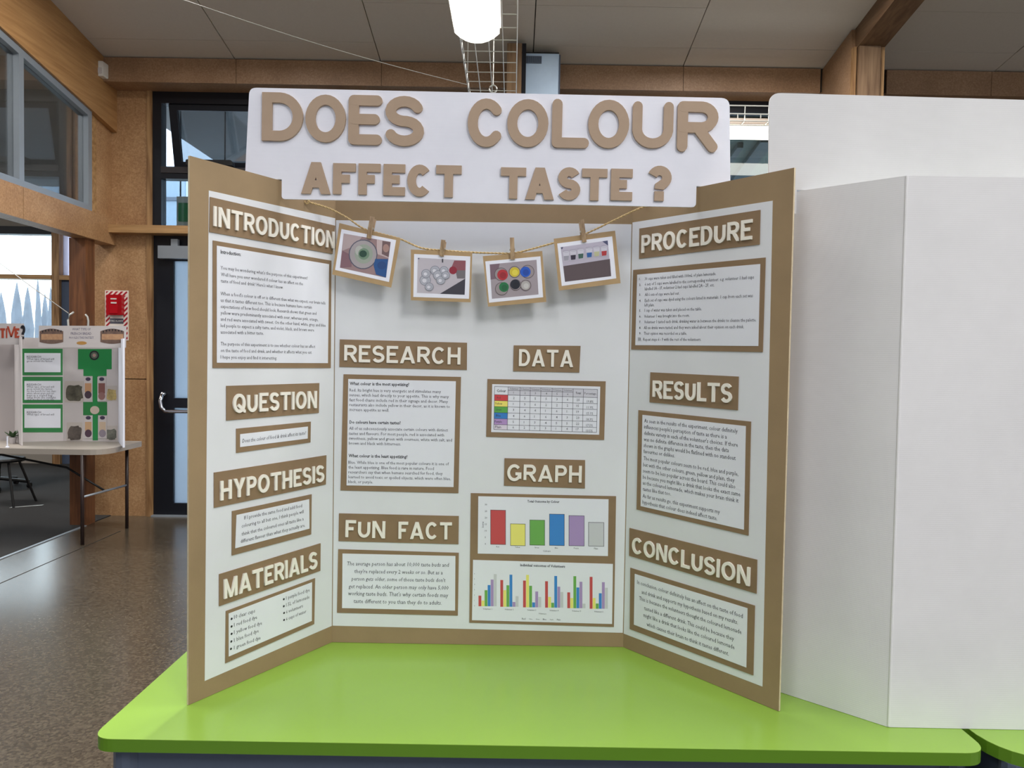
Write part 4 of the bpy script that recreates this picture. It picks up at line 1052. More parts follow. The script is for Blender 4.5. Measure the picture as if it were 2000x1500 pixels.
# ================================================================== MAIN TRIFOLD
H = 0.914
def gp(px, py): return atZ(px, py, ZT)
oL, fL, fR, oR = gp(368, 1378), gp(650, 1252), gp(1218, 1267), gp(1521, 1390)
fL.y = fR.y = (fL.y + fR.y) / 2
tri = thing('display_board', ((fL.x + fR.x) / 2, fL.y, ZT), 'kraft brown trifold science board about colour and taste on the green table', 'display board')
CT = .0042
def wing(p, q, name, mat_):
    """p -> q left to right as seen; normal faces the viewer side"""
    p = V((p.x, p.y, 0)); q = V((q.x, q.y, 0)); e_ = (q - p).normalized(); n_ = V((e_.y, -e_.x, 0))
    mb = MB(); mb.prism([p + V((0, 0, ZT + .0006)), q + V((0, 0, ZT + .0006)), q + V((0, 0, ZT + H)), p + V((0, 0, ZT + H))], -n_ * CT, 0, 1)
    mb.build(name, [M_kraft, M_edge], tri)
    return Plane(p, n_, e_)
PL = wing(oL, fL, 'left_wing', M_kraft)
PC = wing(fL, fR, 'centre_panel', M_kraft)
PR = wing(fR, oR, 'right_wing', M_kraft)
LT = .0004
def lining(pl, px4, snap, length):
    P = [pl.at(*c, LT) for c in px4]
    for i, e_ in snap.items():      # run the paper right up to the fold
        P[i] = V((0, 0, P[i].z)) + V((pl.p.x, pl.p.y, 0)) + pl.eu * (length - .0012 if e_ else .0012) + pl.n * LT
    mb = MB(); mb.prism(P, -pl.n * LT); mb.build('white_lining', M_lining, tri)
len2 = lambda a, b: math.hypot(a.x - b.x, a.y - b.y)
lining(PL, [(408, 372), (653.5, 426), (649, 1222), (400, 1330)], {1: 1, 2: 1}, len2(oL, fL))
lining(PC, [(656, 430), (1233, 438), (1215, 1236), (651, 1222)], {0: 0, 3: 0, 1: 1, 2: 1}, len2(fL, fR))
lining(PR, [(1238, 434), (1509, 392), (1489, 1341), (1217, 1237)], {0: 0, 3: 0}, len2(fR, oR))

def heading(pl, Z, card, base, hs, words, t=.086, lab=None):
    """card: four corners; base: baseline ends; hs: letter heights at both ends (zoom px)"""
    cd = pquad(pl, [Z(*c) for c in card], LT, .0016, M_kraft_dark, tri, 'heading_card')
    if lab: cd['label'] = lab
    off = LT + .0016
    for k, wd in enumerate(words):
        (bx0, by0), (bx1, by1) = base[k]
        a = pl.at(*Z(bx0, by0), off); b = pl.at(*Z(bx1, by1), off)
        h0 = (pl.at(*Z(bx0, by0 - hs[0]), off) - a).length; h1 = (pl.at(*Z(bx1, by1 - hs[1]), off) - b).length
        h = (h0 + h1) / 2; eu = (b - a).normalized(); ev = pl.n.cross(eu); L_ = (b - a).length
        Ws = []
        for c in wd: Ws.append(2 * t if G[c][0] == 0 else G[c][0] + .06)
        gap = .12; tot = (sum(Ws) + gap * (len(wd) - 1)) * h; k_ = L_ / tot
        x = 0
        for c, W in zip(wd, Ws):
            letter_obj(c, a + eu * x, eu, ev, pl.n, h, W * k_, t * min(1, (1 + k_) / 2) , .0032, M_letter_w, cd, 0.0001)
            x += (W + gap) * k_ * h
    return cd
def sheet(pl, Z, outer, inner, lines, Zt=None, bold=(), shear=0, vs=1.12, name='printed_text', ink=M_ink, Zo=None, Zi=None):
    so = pquad(pl, [(Zo or Z)(*c) if Zo or Z else c for c in outer], LT, .0014, M_kraft_dark, tri, 'backing_card')
    si = pquad(pl, [(Zi or Z)(*c) for c in inner], LT + .0015, .0005, M_sheet, so, 'printed_sheet')
    tb = MB(); off = LT + .00225
    for i, (s, x0, y0, x1, y1) in enumerate(lines):
        b_ = i in bold
        text_line(tb, s, pl.at(*(Zt or Z)(x0, y0), off), pl.at(*(Zt or Z)(x1, y1), off), pl.n, 1 if b_ else 0, vs, .02 if b_ else 0.0, shear=shear)
    PENDING.append((tb, name, [ink, M_inkb], so))
    return so
ID = lambda x, y: (x, y)
Z1 = Zr(380, 380, 4.4133); Z2 = Zr(380, 720, 4.6867); Z3 = Zr(360, 1040, 4.1667)
Z6 = Zr(650, 650, 4.5464); Z7 = Zr(640, 980, 5.3586); Z8 = Zr(900, 660, 4.8394); Z9 = Zr(900, 950, 4.6879)
R2 = Zr(1210, 380, 4.4118); R3 = Zr(1210, 720, 4.5441); R4 = Zr(1210, 1030, 4.0529)
# --- left wing
heading(PL, Z1, [(135, 20), (1212, 268), (1190, 512), (130, 322)], [((158, 272), (1198, 467))], (175, 143), ['INTRODUCTION'])
sheet(PL, Z1, [(160, 395), (1180, 570), (1175, 1495), (158, 1495)], [(193, 440), (1160, 600), (1150, 1453), (193, 1450)], [
 ('Introduction:', 225, 495, 400, 518),
 ("You may be wondering what's the purpose of this experiment?", 225, 632, 975, 722),
 ('Well have you ever wondered if colour has an affect on the', 228, 690, 935, 772),
 ("taste of food and drink? Here's what I know.", 228, 745, 765, 802),
 ("When a food's colour is off or is different than what we expect, our brain tells", 225, 855, 1128, 938),
 ('us that it tastes different too. This is because humans have certain', 225, 912, 1010, 973),
 ('expectations of how food should look. Research shows that green and', 225, 965, 1050, 1027),
 ('yellow were predominantly associated with sour, whereas pink, orange,', 225, 1020, 1065, 1080),
 ('and red were associated with sweet. On the other hand, white, grey, and blue', 225, 1075, 1130, 1130),
 ('led people to expect a salty taste, and violet, black, and brown were', 225, 1130, 1030, 1170),
 ('associated with a bitter taste.', 225, 1187, 595, 1197),
 ('The purpose of this experiment is to see whether colour has an affect', 225, 1288, 1040, 1312),
 ('on the taste of food and drink, and whether it affects what you eat.', 225, 1345, 1012, 1362),
 ('I hope you enjoy and find it interesting.', 225, 1402, 710, 1412)], bold=(0,))
heading(PL, Z2, [(293, 158), (1143, 132), (1138, 405), (293, 475)], [((345, 408), (1110, 360))], (170, 163), ['QUESTION'])
sheet(PL, Z2, [(383, 550), (1065, 485), (1062, 675), (383, 772)], [(418, 600), (1038, 530), (1036, 640), (418, 718)],
      [('Does the colour of food & drink affect its taste?', 437, 665, 1020, 590)], shear=.2, vs=1.3)
heading(PL, Z2, [(180, 952), (1208, 793), (1203, 1060), (180, 1275)], [((230, 1207), (1178, 1032))], (183, 148), ['HYPOTHESIS'])
sheet(PL, ID, [Z2(345, 1305), Z2(1073, 1150), (608, 1043.6), (453, 1085)], [Z2(385, 1340), Z2(1050, 1195), (604.5, 1032.5), (459.6, 1071)], [
 ('If I provide the same food and add food', 477, 1012, 590, 988), ('colouring to all but one, I think people will', 472, 1028, 593, 999.5),
 ('think that the coloured ones all taste like a', 472, 1043.5, 593, 1013.5), ('different flavour than what they actually are.', 470, 1058, 596, 1026)])
heading(PL, Z3, [(285, 340), (1110, 88), (1108, 312), (285, 600)], [((318, 540), (1075, 288))], (165, 133), ['MATERIALS'])
ml = []
for i, (s, a, b, x1) in enumerate((('10 clear cups', 692, 638, 575), ('1 red food dye', 755, 690, 592), ('1 yellow food dye', 815, 737, 632), ('1 blue food dye', 880, 800, 605), ('1 green food dye', 940, 857, 620))):
    ml.append((s, 405, a, x1, b))
for i, (s, a, b, x1) in enumerate((('1 purple food dye', 537, 468, 1020), ('1.5L of lemonade', 593, 525, 1018), ('6 volunteers', 650, 598, 965), ('6 cups of water', 707, 642, 992))):
    ml.append((s, 828, a, x1, b))
so = sheet(PL, Z3, [(340, 640), (1065, 372), (1058, 745), (335, 1065)], [(362, 660), (1040, 405), (1038, 720), (362, 1010)], ml)
mb = MB()
for (x, y) in ((385, 703), (385, 765), (385, 825), (383, 887), (380, 947), (810, 543), (810, 600), (812, 655), (812, 712)):
    c_ = PL.at(*Z3(x, y), LT + .0023); mb.poly([c_ + (PL.eu * math.cos(k * math.pi / 4) + V((0, 0, 1)) * math.sin(k * math.pi / 4)) * .0022 for k in range(8)])
mb.build('bullet_points', M_inkb, so)
# --- centre
heading(PC, Z6, [(62, 58), (1192, 88), (1190, 330), (58, 303)], [((103, 258), (1133, 282))], (150, 152), ['RESEARCH'])
sheet(PC, Z6, [(95, 368), (1138, 392), (1115, 1425), (68, 1400)], [(137, 410), (1093, 430), (1072, 1370), (122, 1355)], [
 ('What colour is the most appetizing?', 150, 452, 678, 462),
 ('Red. Its bright hue is very energetic and stimulates many', 148, 510, 960, 525),
 ('senses, which lead directly to your appetite. This is why many', 148, 553, 1030, 570),
 ('fast food chains include red in their signage and decor. Many', 148, 597, 1022, 613),
 ('restaurants also include yellow in their decor, as it is known to', 148, 640, 1040, 657),
 ('increase appetite as well.', 148, 683, 500, 690),
 ('Do colours have certain tastes?', 148, 795, 603, 802),
 ('All of us subconsciously associate certain colours with distinct', 145, 850, 1022, 866),
 ('tastes and flavours. For most people, red is associated with', 143, 895, 988, 910),
 ('sweetness, yellow and green with sourness, white with salt, and', 143, 938, 1058, 955),
 ('brown and black with bitterness.', 143, 982, 605, 990),
 ('What colour is the least appetizing?', 140, 1093, 663, 1103),
 ('Blue. While blue is one of the most popular colours it is one of', 138, 1152, 1030, 1167),
 ('the least appetizing. Blue food is rare in nature. Food', 138, 1195, 897, 1208),
 ('researchers say that when humans searched for food, they', 138, 1238, 975, 1252),
 ('learned to avoid toxic or spoiled objects, which were often blue,', 138, 1281, 1048, 1298),
 ('black, or purple.', 137, 1323, 357, 1328)], bold=(0, 6, 11))
heading(PC, Z7, [(118, 122), (1372, 150), (1368, 445), (113, 412)], [((187, 366), (602, 380)), ((742, 384), (1300, 392))], (177, 177), ['FUN', 'FACT'])
sheet(PC, Z7, [(110, 497), (1372, 535), (1362, 1192), (97, 1162)], [(155, 542), (1337, 568), (1333, 1140), (150, 1113)], [
 ('The average person has about 10,000 taste buds and', 203, 650, 1270, 665), ("they're replaced every 2 weeks or so. But as a", 280, 730, 1203, 745),
 ("person gets older, some of those taste buds don't", 250, 808, 1232, 825), ('get replaced. An older person may only have 5,000', 218, 888, 1265, 905),
 ("working taste buds. That's why certain foods may", 215, 962, 1262, 983), ('taste different to you than they do to adults.', 272, 1042, 1193, 1062)], shear=.12, vs=1.2)
heading(PC, Z8, [(500, 70), (1132, 75), (1120, 328), (495, 315)], [((548, 266), (1060, 276))], (160, 160), ['DATA'])
# data table
so = pquad(PC, [Z8(*c) for c in [(252, 388), (1370, 410), (1355, 965), (240, 935)]], LT, .0014, M_kraft_dark, tri, 'backing_card')
si = pquad(PC, [Z8(*c) for c in [(297, 437), (1318, 460), (1308, 915), (287, 890)]], LT + .0015, .0005, M_sheet, so, 'data_table_sheet')
def bil(q, u, v):
    a = (q[0][0] + (q[1][0] - q[0][0]) * u, q[0][1] + (q[1][1] - q[0][1]) * u); b = (q[3][0] + (q[2][0] - q[3][0]) * u, q[3][1] + (q[2][1] - q[3][1]) * u)
    return (a[0] + (b[0] - a[0]) * v, a[1] + (b[1] - a[1]) * v)
TQ = [(320, 458), (1293, 487), (1283, 893), (312, 865)]
us = [0, .131, .247, .347, .449, .558, .66, .763, .863, 1.0]; vs_ = [0, .19, .33, .467, .607, .747, .885, 1.0]
o1, o2 = LT + .0021, LT + .0023
def cell(mb, u0, u1, v0, v1, mi, off): mb.poly([PC.at(*Z8(*bil(TQ, u, v)), off) for u, v in ((u0, v1), (u1, v1), (u1, v0), (u0, v0))], mi)
mb = MB()
cell(mb, .131, 1, 0, .19, 6, o1)
for k in range(6): cell(mb, 0, .131, vs_[k + 1], vs_[k + 2], k, o1)
tcols = [flat('cell_red', (206, 66, 70)), flat('cell_yellow', (240, 226, 110)), flat('cell_green', (92, 170, 74)), flat('cell_blue', (52, 126, 200)), flat('cell_purple', (178, 146, 200)), flat('cell_plain', (222, 214, 228)), flat('cell_head', (206, 206, 216))]
mb.build('coloured_cells', tcols, so)
mb = MB()
lw = .0018
for u in us: cell(mb, u - lw, u + lw, 0, 1, 0, o2)
for k, v in enumerate(vs_): cell(mb, 0, 1, v - .004, v + .004, 0, o2 + .00003)
cell(mb, .131, .763, .075, .083, 0, o2 + .00003)
mb.build('table_grid', M_ink, so)
tb = MB()
def tcell(s, uc, v, wpx, bold=False):
    p = bil(TQ, uc, v); text_line(tb, s, PC.at(*Z8(p[0] - wpx / 2, p[1]), o2 + .0001), PC.at(*Z8(p[0] + wpx / 2, p[1] + wpx * .025), o2 + .0001), PC.n, 0, 1.2, .02 if bold else 0.0)
tcell('Colour', .066, .10, 85, True)
for k in range(6):
    uc = (us[k + 1] + us[k + 2]) / 2; tcell('Volunteer', uc, .04, 82); tcell(str(k + 1), uc, .135, 12)
tcell('Total', .813, .10, 48, True); tcell('Percentage', .93, .10, 110)
rows = ['Red', 'Yellow', 'Green', 'Blue', 'Purple', 'Plain']; tot = [25, 15, 19, 23, 22, 17]
vals = [(2, 5, 5, 5, 3, 6), (1, 3, 6, 2, 2, 2), (3, 4, 4, 1, 6, 1), (4, 6, 1, 6, 4, 3), (5, 1, 3, 4, 5, 5), (6, 2, 2, 3, 1, 4)]
for r_ in range(6):
    v = (vs_[r_ + 1] + vs_[r_ + 2]) / 2
    tcell(rows[r_], .042, v, 14 * len(rows[r_]) * .8)
    for c_ in range(6): tcell(str(vals[r_][c_]), (us[c_ + 1] + us[c_ + 2]) / 2, v, 14)
    tcell(str(tot[r_]), .813, v, 28); tcell('%.1f%%' % (tot[r_] / 1.26), .93, v + .03, 62)
PENDING.append((tb, 'printed_text', [M_ink], so))
heading(PC, Z8, [(413, 1137), (1175, 1155), (1173, 1423), (408, 1397)], [((437, 1350), (1140, 1366))], (158, 158), ['GRAPH'])
so = pquad(PC, [Z9(*c) for c in [(92, 62), (1422, 90), (1402, 1287), (78, 1248)]], LT, .0014, M_kraft_dark, tri, 'backing_card')
pquad(PC, [Z9(*c) for c in [(160, 90), (1353, 118), (1347, 638), (155, 615)]], LT + .0015, .0005, M_sheet, so, 'bar_chart_sheet')
pquad(PC, [Z9(*c) for c in [(112, 673), (1393, 710), (1385, 1260), (102, 1225)]], LT + .0015, .0005, M_sheet, so, 'bar_chart_sheet')
gc_ = [flat('bar_red', (196, 78, 80)), flat('bar_yellow', (234, 228, 120)), flat('bar_green', (108, 172, 84)), flat('bar_blue', (60, 134, 208)), flat('bar_purple', (168, 144, 194)), flat('bar_grey', (200, 203, 208)), M_ink]
mb = MB()
def bar(x0, x1, y0, y1, mi, off=o1):
    b_ = MB(); b_.prism([PC.at(*Z9(x, y), off) for x, y in ((x0, y1), (x1, y1 + (x1 - x0) * .02), (x1, y0 + (x1 - x0) * .02), (x0, y0))], -PC.n * .0001)
    b_.build('bar_outline' if mi == 6 else 'chart_bar', gc_[mi], so)
for k, (x0, x1, y0, y1) in enumerate(((273, 410, 216, 530), (455, 590, 342, 541), (632, 768, 307, 537), (812, 948, 253, 540), (990, 1130, 267, 543), (1170, 1310, 329, 546))):
    bar(x0 - 2, x1 + 2, y0 - 2, y1 + 2, 6); bar(x0 + 2, x1 - 2, y0 + 2, y1 - 2, k, o2)
tops = [(162, 1097, (1000, 1045, 950, 903, 853, 803)), (362, 1102, (857, 950, 905, 808, 1058, 1005)), (570, 1107, (862, 810, 910, 1062, 962, 1012)), (772, 1110, (868, 1012, 1065, 820, 918, 967)), (975, 1115, (970, 1022, 822, 925, 873, 1073)), (1180, 1120, (828, 1022, 1072, 978, 877, 928))]
for gx_, by, tt in tops:
    for k, ty in enumerate(tt): bar(gx_ + k * 28, gx_ + k * 28 + 26, ty, by, k)
tb = MB(); oo = o2 + .0001
def t9(s, x0, y0, x1, y1, b=0.0): text_line(tb, s, PC.at(*Z9(x0, y0), oo), PC.at(*Z9(x1, y1), oo), PC.n, 0, 1.15, b)
t9('Total Outcome by Colour', 610, 138, 903, 143, .02)
for s, x0, x1, y in (('Red', 325, 350, 553), ('Yellow', 495, 542, 557), ('Green', 675, 716, 560), ('Blue', 861, 890, 564), ('Purple', 1035, 1080, 567), ('Plain', 1220, 1255, 570)): t9(s, x0, y, x1, y + 1)
t9('Colours', 753, 592, 821, 594)
for k in range(7): t9(str(30 - 5 * k), 220, 168 + 60 * k, 240 if k < 5 else 230, 168 + 60 * k)
text_line(tb, 'Scores', PC.at(*Z9(203, 378), oo), PC.at(*Z9(203, 322), oo), PC.n, 0, 1.1, .01)
t9('Individual outcomes of Volunteers', 545, 722, 955, 735, .02)
for k, (x, y) in enumerate(((203, 1122), (402, 1127), (607, 1132), (812, 1136), (1018, 1141), (1222, 1147))): t9('Volunteer %d' % (k + 1), x, y, x + 82, y + 2)
t9('Volunteers', 713, 1165, 783, 1168)
for k, s in enumerate(('Red', 'Yellow', 'Green', 'Blue', 'Purple', 'Plain')): t9(s, 560 + 64 * k, 1213 + 1.6 * k, 592 + 64 * k, 1214 + 1.6 * k)
for k in range(7): t9(str(6 - k), 122, 800 + 49 * k, 129, 800 + 49 * k)
PENDING.append((tb, 'printed_text', [M_ink], so))
# --- right wing
heading(PR, R2, [(170, 293), (1212, 132), (1205, 430), (167, 553)], [((195, 505), (1145, 386))], (152, 172), ['PROCEDURE'])
pr = [('30 cups were taken and filled with 100mL of plain lemonade.', 218, 728, 832, 683),
 ('6 sets of 5 cups were labelled to the corresponding volunteer. e.g. volunteer 1 had cups', 218, 775, 1158, 713),
 ('labelled 1A - 1F, volunteer 2 had cups labelled 2A - 2F, etc.', 218, 815, 818, 780), ('All 6 sets of cups were laid out.', 218, 865, 515, 852),
 ('Each set of cups was dyed using the colours listed in materials. 1 cup from each set was', 218, 915, 1150, 872), ('left plain.', 215, 955, 300, 952),
 ('1 cup of water was taken and placed on the table.', 215, 1000, 708, 987), ('Volunteer 1 was brought into the room.', 213, 1052, 603, 1043),
 ('Volunteer 1 tasted each drink, drinking water in between the drinks to cleanse the palette.', 213, 1100, 1178, 1082),
 ('All six drinks were tasted, and they were asked about their opinion on each drink.', 210, 1150, 1072, 1140),
 ('Their opinion was recorded on a table.', 210, 1198, 580, 1198), ('Repeat steps 6 - 9 with the rest of the volunteers.', 205, 1250, 703, 1250)]
nums = [730, 780, 865, 917, 1002, 1052, 1100, 1150, 1198, 1250]
for k, y in enumerate(nums): pr.append(('%d.' % (k + 1), 170 if k < 9 else 160, y, 188, y - 1))
sheet(PR, R2, [(117, 650), (1257, 542), (1232, 1358), (100, 1335)], [(152, 690), (1212, 598), (1195, 1305), (135, 1298)], pr, bold=tuple(range(12, 22)), vs=1.25)
heading(PR, R3, [(273, 32), (1055, 70), (1048, 370), (265, 298)], [((300, 262), (1000, 306))], (163, 168), ['RESULTS'])
sheet(PR, R3, [(167, 368), (1165, 470), (1142, 1482), (150, 1250)], [(203, 410), (1120, 510), (1103, 1430), (187, 1220)], [
 ('As seen in the results of the experiment, colour definitely', 220, 464, 1048, 557), ("influences people's perception of taste as there is a", 218, 517, 952, 608),
 ("definite variety in each of the volunteer's choices. If there", 218, 573, 1050, 680), ('was no definite difference in the taste, then the data', 215, 628, 970, 727),
 ('shown in the graphs would be flatlined with no standout', 215, 682, 1030, 797), ('favourites or dislikes.', 213, 735, 490, 775),
 ('The most popular colours seem to be red, blue and purple,', 213, 797, 1055, 938), ('but with the other colours, green, yellow and plain, they', 210, 853, 1020, 993),
 ('seem to be less popular across the board. This could also', 208, 908, 1028, 1050), ('be because you might like a drink that looks the exact same', 207, 962, 1072, 1118),
 ('as the coloured lemonade, which makes your brain think it', 207, 1015, 1055, 1175), ('tastes like that too.', 207, 1070, 455, 1113),
 ('As far as results go, this experiment supports my', 205, 1130, 890, 1275), ('hypothesis that colour does indeed affect taste.', 203, 1185, 868, 1332)], vs=1.2)
heading(PR, R4, [(78, 5), (1088, 257), (1083, 525), (75, 225)], [((105, 200), (1035, 465))], (125, 152), ['CONCLUSION'])
sheet(PR, R4, [(85, 320), (1070, 620), (1057, 1172), (80, 805)], [(120, 368), (1012, 640), (1003, 1110), (113, 770)], [
 ('In conclusion, colour definitely has an affect on the taste of food', 140, 435, 975, 705), ('and drink and supports my hypothesis based on my results.', 175, 512, 937, 755),
 ('This is because the volunteers thought the coloured lemonade', 155, 562, 965, 832), ('tasted like a different drink. This could be because they', 195, 640, 905, 885),
 ('might like a drink that looks like the coloured lemonade', 190, 695, 910, 952), ('which causes their brain to think it tastes different.', 215, 768, 865, 1003)], vs=1.2)

# ================================================================== TITLE BOARD (header)
# slots in both wings at y ~ header plane
def on_plane_y(pl, px, py):
    return pl.at(px, py)
sl = PL.at(541, 375); sr = PR.at(1364, 385)
YH = (sl.y + sr.y) / 2
HP = Plane((0, YH, 0), (0, -1, 0), (1, 0, 0))
HT = .0045
def hp_(px, py): return HP.at(px, py)
hd = thing('title_board', ((sl.x + sr.x) / 2, YH, HP.at(950, 400).z), 'white title board reading DOES COLOUR AFFECT TASTE slotted on top of the brown display board', 'title board')
tl, tr_, br, bl_ = hp_(487, 171), hp_(1425, 191.5), hp_(1427, 406), hp_(476.5, 387)
eb = (br - bl_)
def xline(pl):   # x of the wing plane at header depth
    k = (YH - pl.p.y) / pl.eu.y; return pl.p.x + pl.eu.x * k
xsl, xsr = xline(PL), xline(PR)
def botp(x, up=0):
    f_ = (x - bl_.x) / eb.x; return bl_ + eb * f_ + V((0, 0, up))
gw = .0065; gh = ZT + H - botp(xsl).z + .0012; gh2 = ZT + H - botp(xsr).z + .0012
body = [tl, bl_, botp(xsl - gw), botp(xsl - gw, gh), botp(xsl + gw, gh), botp(xsl + gw), botp(xsr - gw), botp(xsr - gw, gh2), botp(xsr + gw, gh2), botp(xsr + gw), br, tr_]
mb = MB()
# triangulated as four convex strips: top piece + three tabs
top_l = botp(bl_.x, gh); zsl = botp(xsl, gh)
def lerpx(a, b, x): f_ = (x - a.x) / (b.x - a.x); return a + (b - a) * f_
outl = rounded([tl, bl_, botp(xsl - gw), botp(xsl - gw, gh), botp(xsl + gw, gh), botp(xsl + gw), botp(xsr - gw), botp(xsr - gw, gh2), botp(xsr + gw, gh2), botp(xsr + gw), br, tr_],
               [.013, .004, 0, 0, 0, .006, .008, 0, 0, 0, .004, .016], 5)
mb.prism([p + V((0, 0, 0)) for p in outl], (0, HT, 0))
hc = mb.build('title_card', M_header, hd)
def title_letter(ch, box, t, rc, dep=.0055):
    x0, y0_2, x1, y1_2 = box
    o_ = HP.at(x0, y1_2); q_ = HP.at(x1, y1_2 + (x1 - x0) * .0188 - (x1 - x0) * .0188); u_ = HP.at(x0, y0_2)
    cx_ = HP.at((x0 + x1) / 2, (y0_2 + y1_2) / 2)
    # rotate by the board's own tilt as seen
    tilt = math.atan2((tr_ - tl).z, (tr_ - tl).x)
    eu = V((math.cos(tilt), 0, math.sin(tilt))); ev = V((-math.sin(tilt), 0, math.cos(tilt)))
    w_ = (q_ - o_).length; h_ = (u_ - o_).length
    # shrink to account for the small rotation of the bounding box
    org = cx_ - eu * (w_ / 2) - ev * (h_ / 2)
    return letter_obj(ch, org, eu, ev, HP.n, h_, w_ / h_, t, dep, M_letter_b, hd, 0.0002, rc)
ZA = Zr(450, 0, 3.0769); ZB = Zr(1000, 0, 3.3333)
def bx_(Z, x0, x1, y0, y1): a = Z(x0, y0); b = Z(x1, y1); return (a[0], a[1], b[0], b[1])
for ch, Z, x0, x1, y0, y1 in (('D', ZA, 195, 440, 562, 852), ('O', ZA, 455, 696, 575, 860), ('E', ZA, 713, 914, 578, 875), ('S', ZA, 930, 1165, 583, 883),
                              ('C', ZA, 1427, 1650, 598, 888), ('O', ZA, 1664, 1910, 602, 889), ('L', ZB, 260, 502, 652, 968), ('O', ZB, 495, 760, 656, 970), ('U', ZB, 782, 1046, 668, 970), ('R', ZB, 1073, 1337, 667, 994)):
    title_letter(ch, bx_(Z, x0, x1, y0, y1), .105, ch not in 'D')
for ch, Z, x0, x1, y0, y1 in (('A', ZA, 430, 604, 978, 1168), ('F', ZA, 620, 754, 985, 1170), ('F', ZA, 772, 903, 987, 1173), ('E', ZA, 922, 1051, 990, 1178), ('C', ZA, 1065, 1213, 993, 1184), ('T', ZA, 1237, 1389, 997, 1188),
                              ('T', ZA, 1625, 1776, 1010, 1197), ('A', ZB, 88, 273, 1095, 1302), ('S', ZB, 298, 444, 1093, 1306), ('T', ZB, 454, 618, 1102, 1308), ('E', ZB, 642, 782, 1103, 1308), ('?', ZB, 879, 1035, 1083, 1311)):
    title_letter(ch, bx_(Z, x0, x1, y0, y1), .135, False, .0045)

# ================================================================== TWINE, PHOTOS, PEGS
ZQ = Zr(640, 400, 6.25); ZP = Zr(920, 400, 5.8824)
YP = (PL.at(600, 393).y + PR.at(1262, 400).y) / 2
tp0 = PL.at(600, 394, .003); tp1 = PR.at(1264, 402, .003)
ymid = YP
pts = [tp0]
for (x, y) in ((640, 406), (676, 424), (711, 447), (745, 457), (782, 467), (822, 484), (862, 489), (922, 493), (965, 494.5), (1003, 494.5), (1040, 486), (1080, 475), (1112, 467), (1143, 457), (1200, 430), (1240, 411)):
    pts.append(atY(x, y, YP + .0075))
pts.append(tp1)
# smooth catmull
def smooth(P, n=4):
    out = []
    for i in range(len(P) - 1):
        a, b, c, d = P[max(i - 1, 0)], P[i], P[i + 1], P[min(i + 2, len(P) - 1)]
        for k in range(n):
            t = k / n; out.append(.5 * ((2 * b) + (c - a) * t + (2 * a - 5 * b + 4 * c - d) * t * t + (3 * b - a - 3 * c + d) * t ** 3))
    out.append(P[-1]); return out
sp_ = smooth(pts)
tw = thing('twine', tp0, 'jute twine strung between the two wings of the brown display board', 'string')
for ph in (0, math.pi):
    mb = MB(); q = []; acc = 0
    dense = smooth(sp_, 5)
    for i, p in enumerate(dense):
        if i: acc += (p - dense[i - 1]).length
        a = acc / .0075 * 2 * math.pi * .5 + ph; q.append(p + V((0, math.cos(a), math.sin(a))) * .0010)
    mb.tube(q, .00125, 5); mb.build('strand', M_twine, tw, True)
mb = MB(); mb.tube([tp0 + V((.004 * math.cos(k), -.002, .004 * math.sin(k))) for k in [i * .7 for i in range(10)]], .0016, 5); mb.build('knot', M_twine, tw)

YPP = Plane((0, YP, 0), (0, -1, 0), (1, 0, 0))
def pcard(Z, outer, white, photo, label):
    c = [YPP.at(*Z(*p)) for p in outer]; cen = sum(c, V((0, 0, 0))) / 4
    t = thing('photo_card', cen, label, 'photo', 'photos pegged on the twine')
    pquad(YPP, [Z(*p) for p in outer], -.0012, .0012, M_kraft_photo, t, 'mount_card')
    pquad(YPP, [Z(*p) for p in white], .0001, .0003, M_photo_white, t, 'photo_print')
    return t
PH = {}
def colmat(rgb): 
    k = 'ph_%d_%d_%d' % rgb
    return mat('print_' + k, rgb, .35)
def art(par, Z, items):
    """flat printed picture: list of (kind, data, rgb) drawn in order"""
    mb = MB(); ms = []; off = .0005
    for i, (kind, data, rgb) in enumerate(items):
        m = colmat(rgb)
        if m not in ms: ms.append(m)
        mi = ms.index(m); off += .00004
        if kind == 'q': mb.poly([YPP.at(*Z(*p), off) for p in reversed(data)], mi)
        elif kind == 'd':
            cx, cy, rx, ry = data; n = 22
            mb.poly([YPP.at(*Z(cx + rx * math.cos(2 * math.pi * k / n), cy - ry * math.sin(2 * math.pi * k / n)), off) for k in range(n)], mi)
        elif kind == 'r':
            cx, cy, rx, ry, wd = data; n = 26
            for k in range(n):
                a0, a1 = 2 * math.pi * k / n, 2 * math.pi * (k + 1) / n
                mb.poly([YPP.at(*Z(cx + (rx + s * wd) * math.cos(a), cy - (ry + s * wd) * math.sin(a)), off) for a, s in ((a0, 0), (a0, 1), (a1, 1), (a1, 0))], mi)
    mb.build('picture', ms, par)
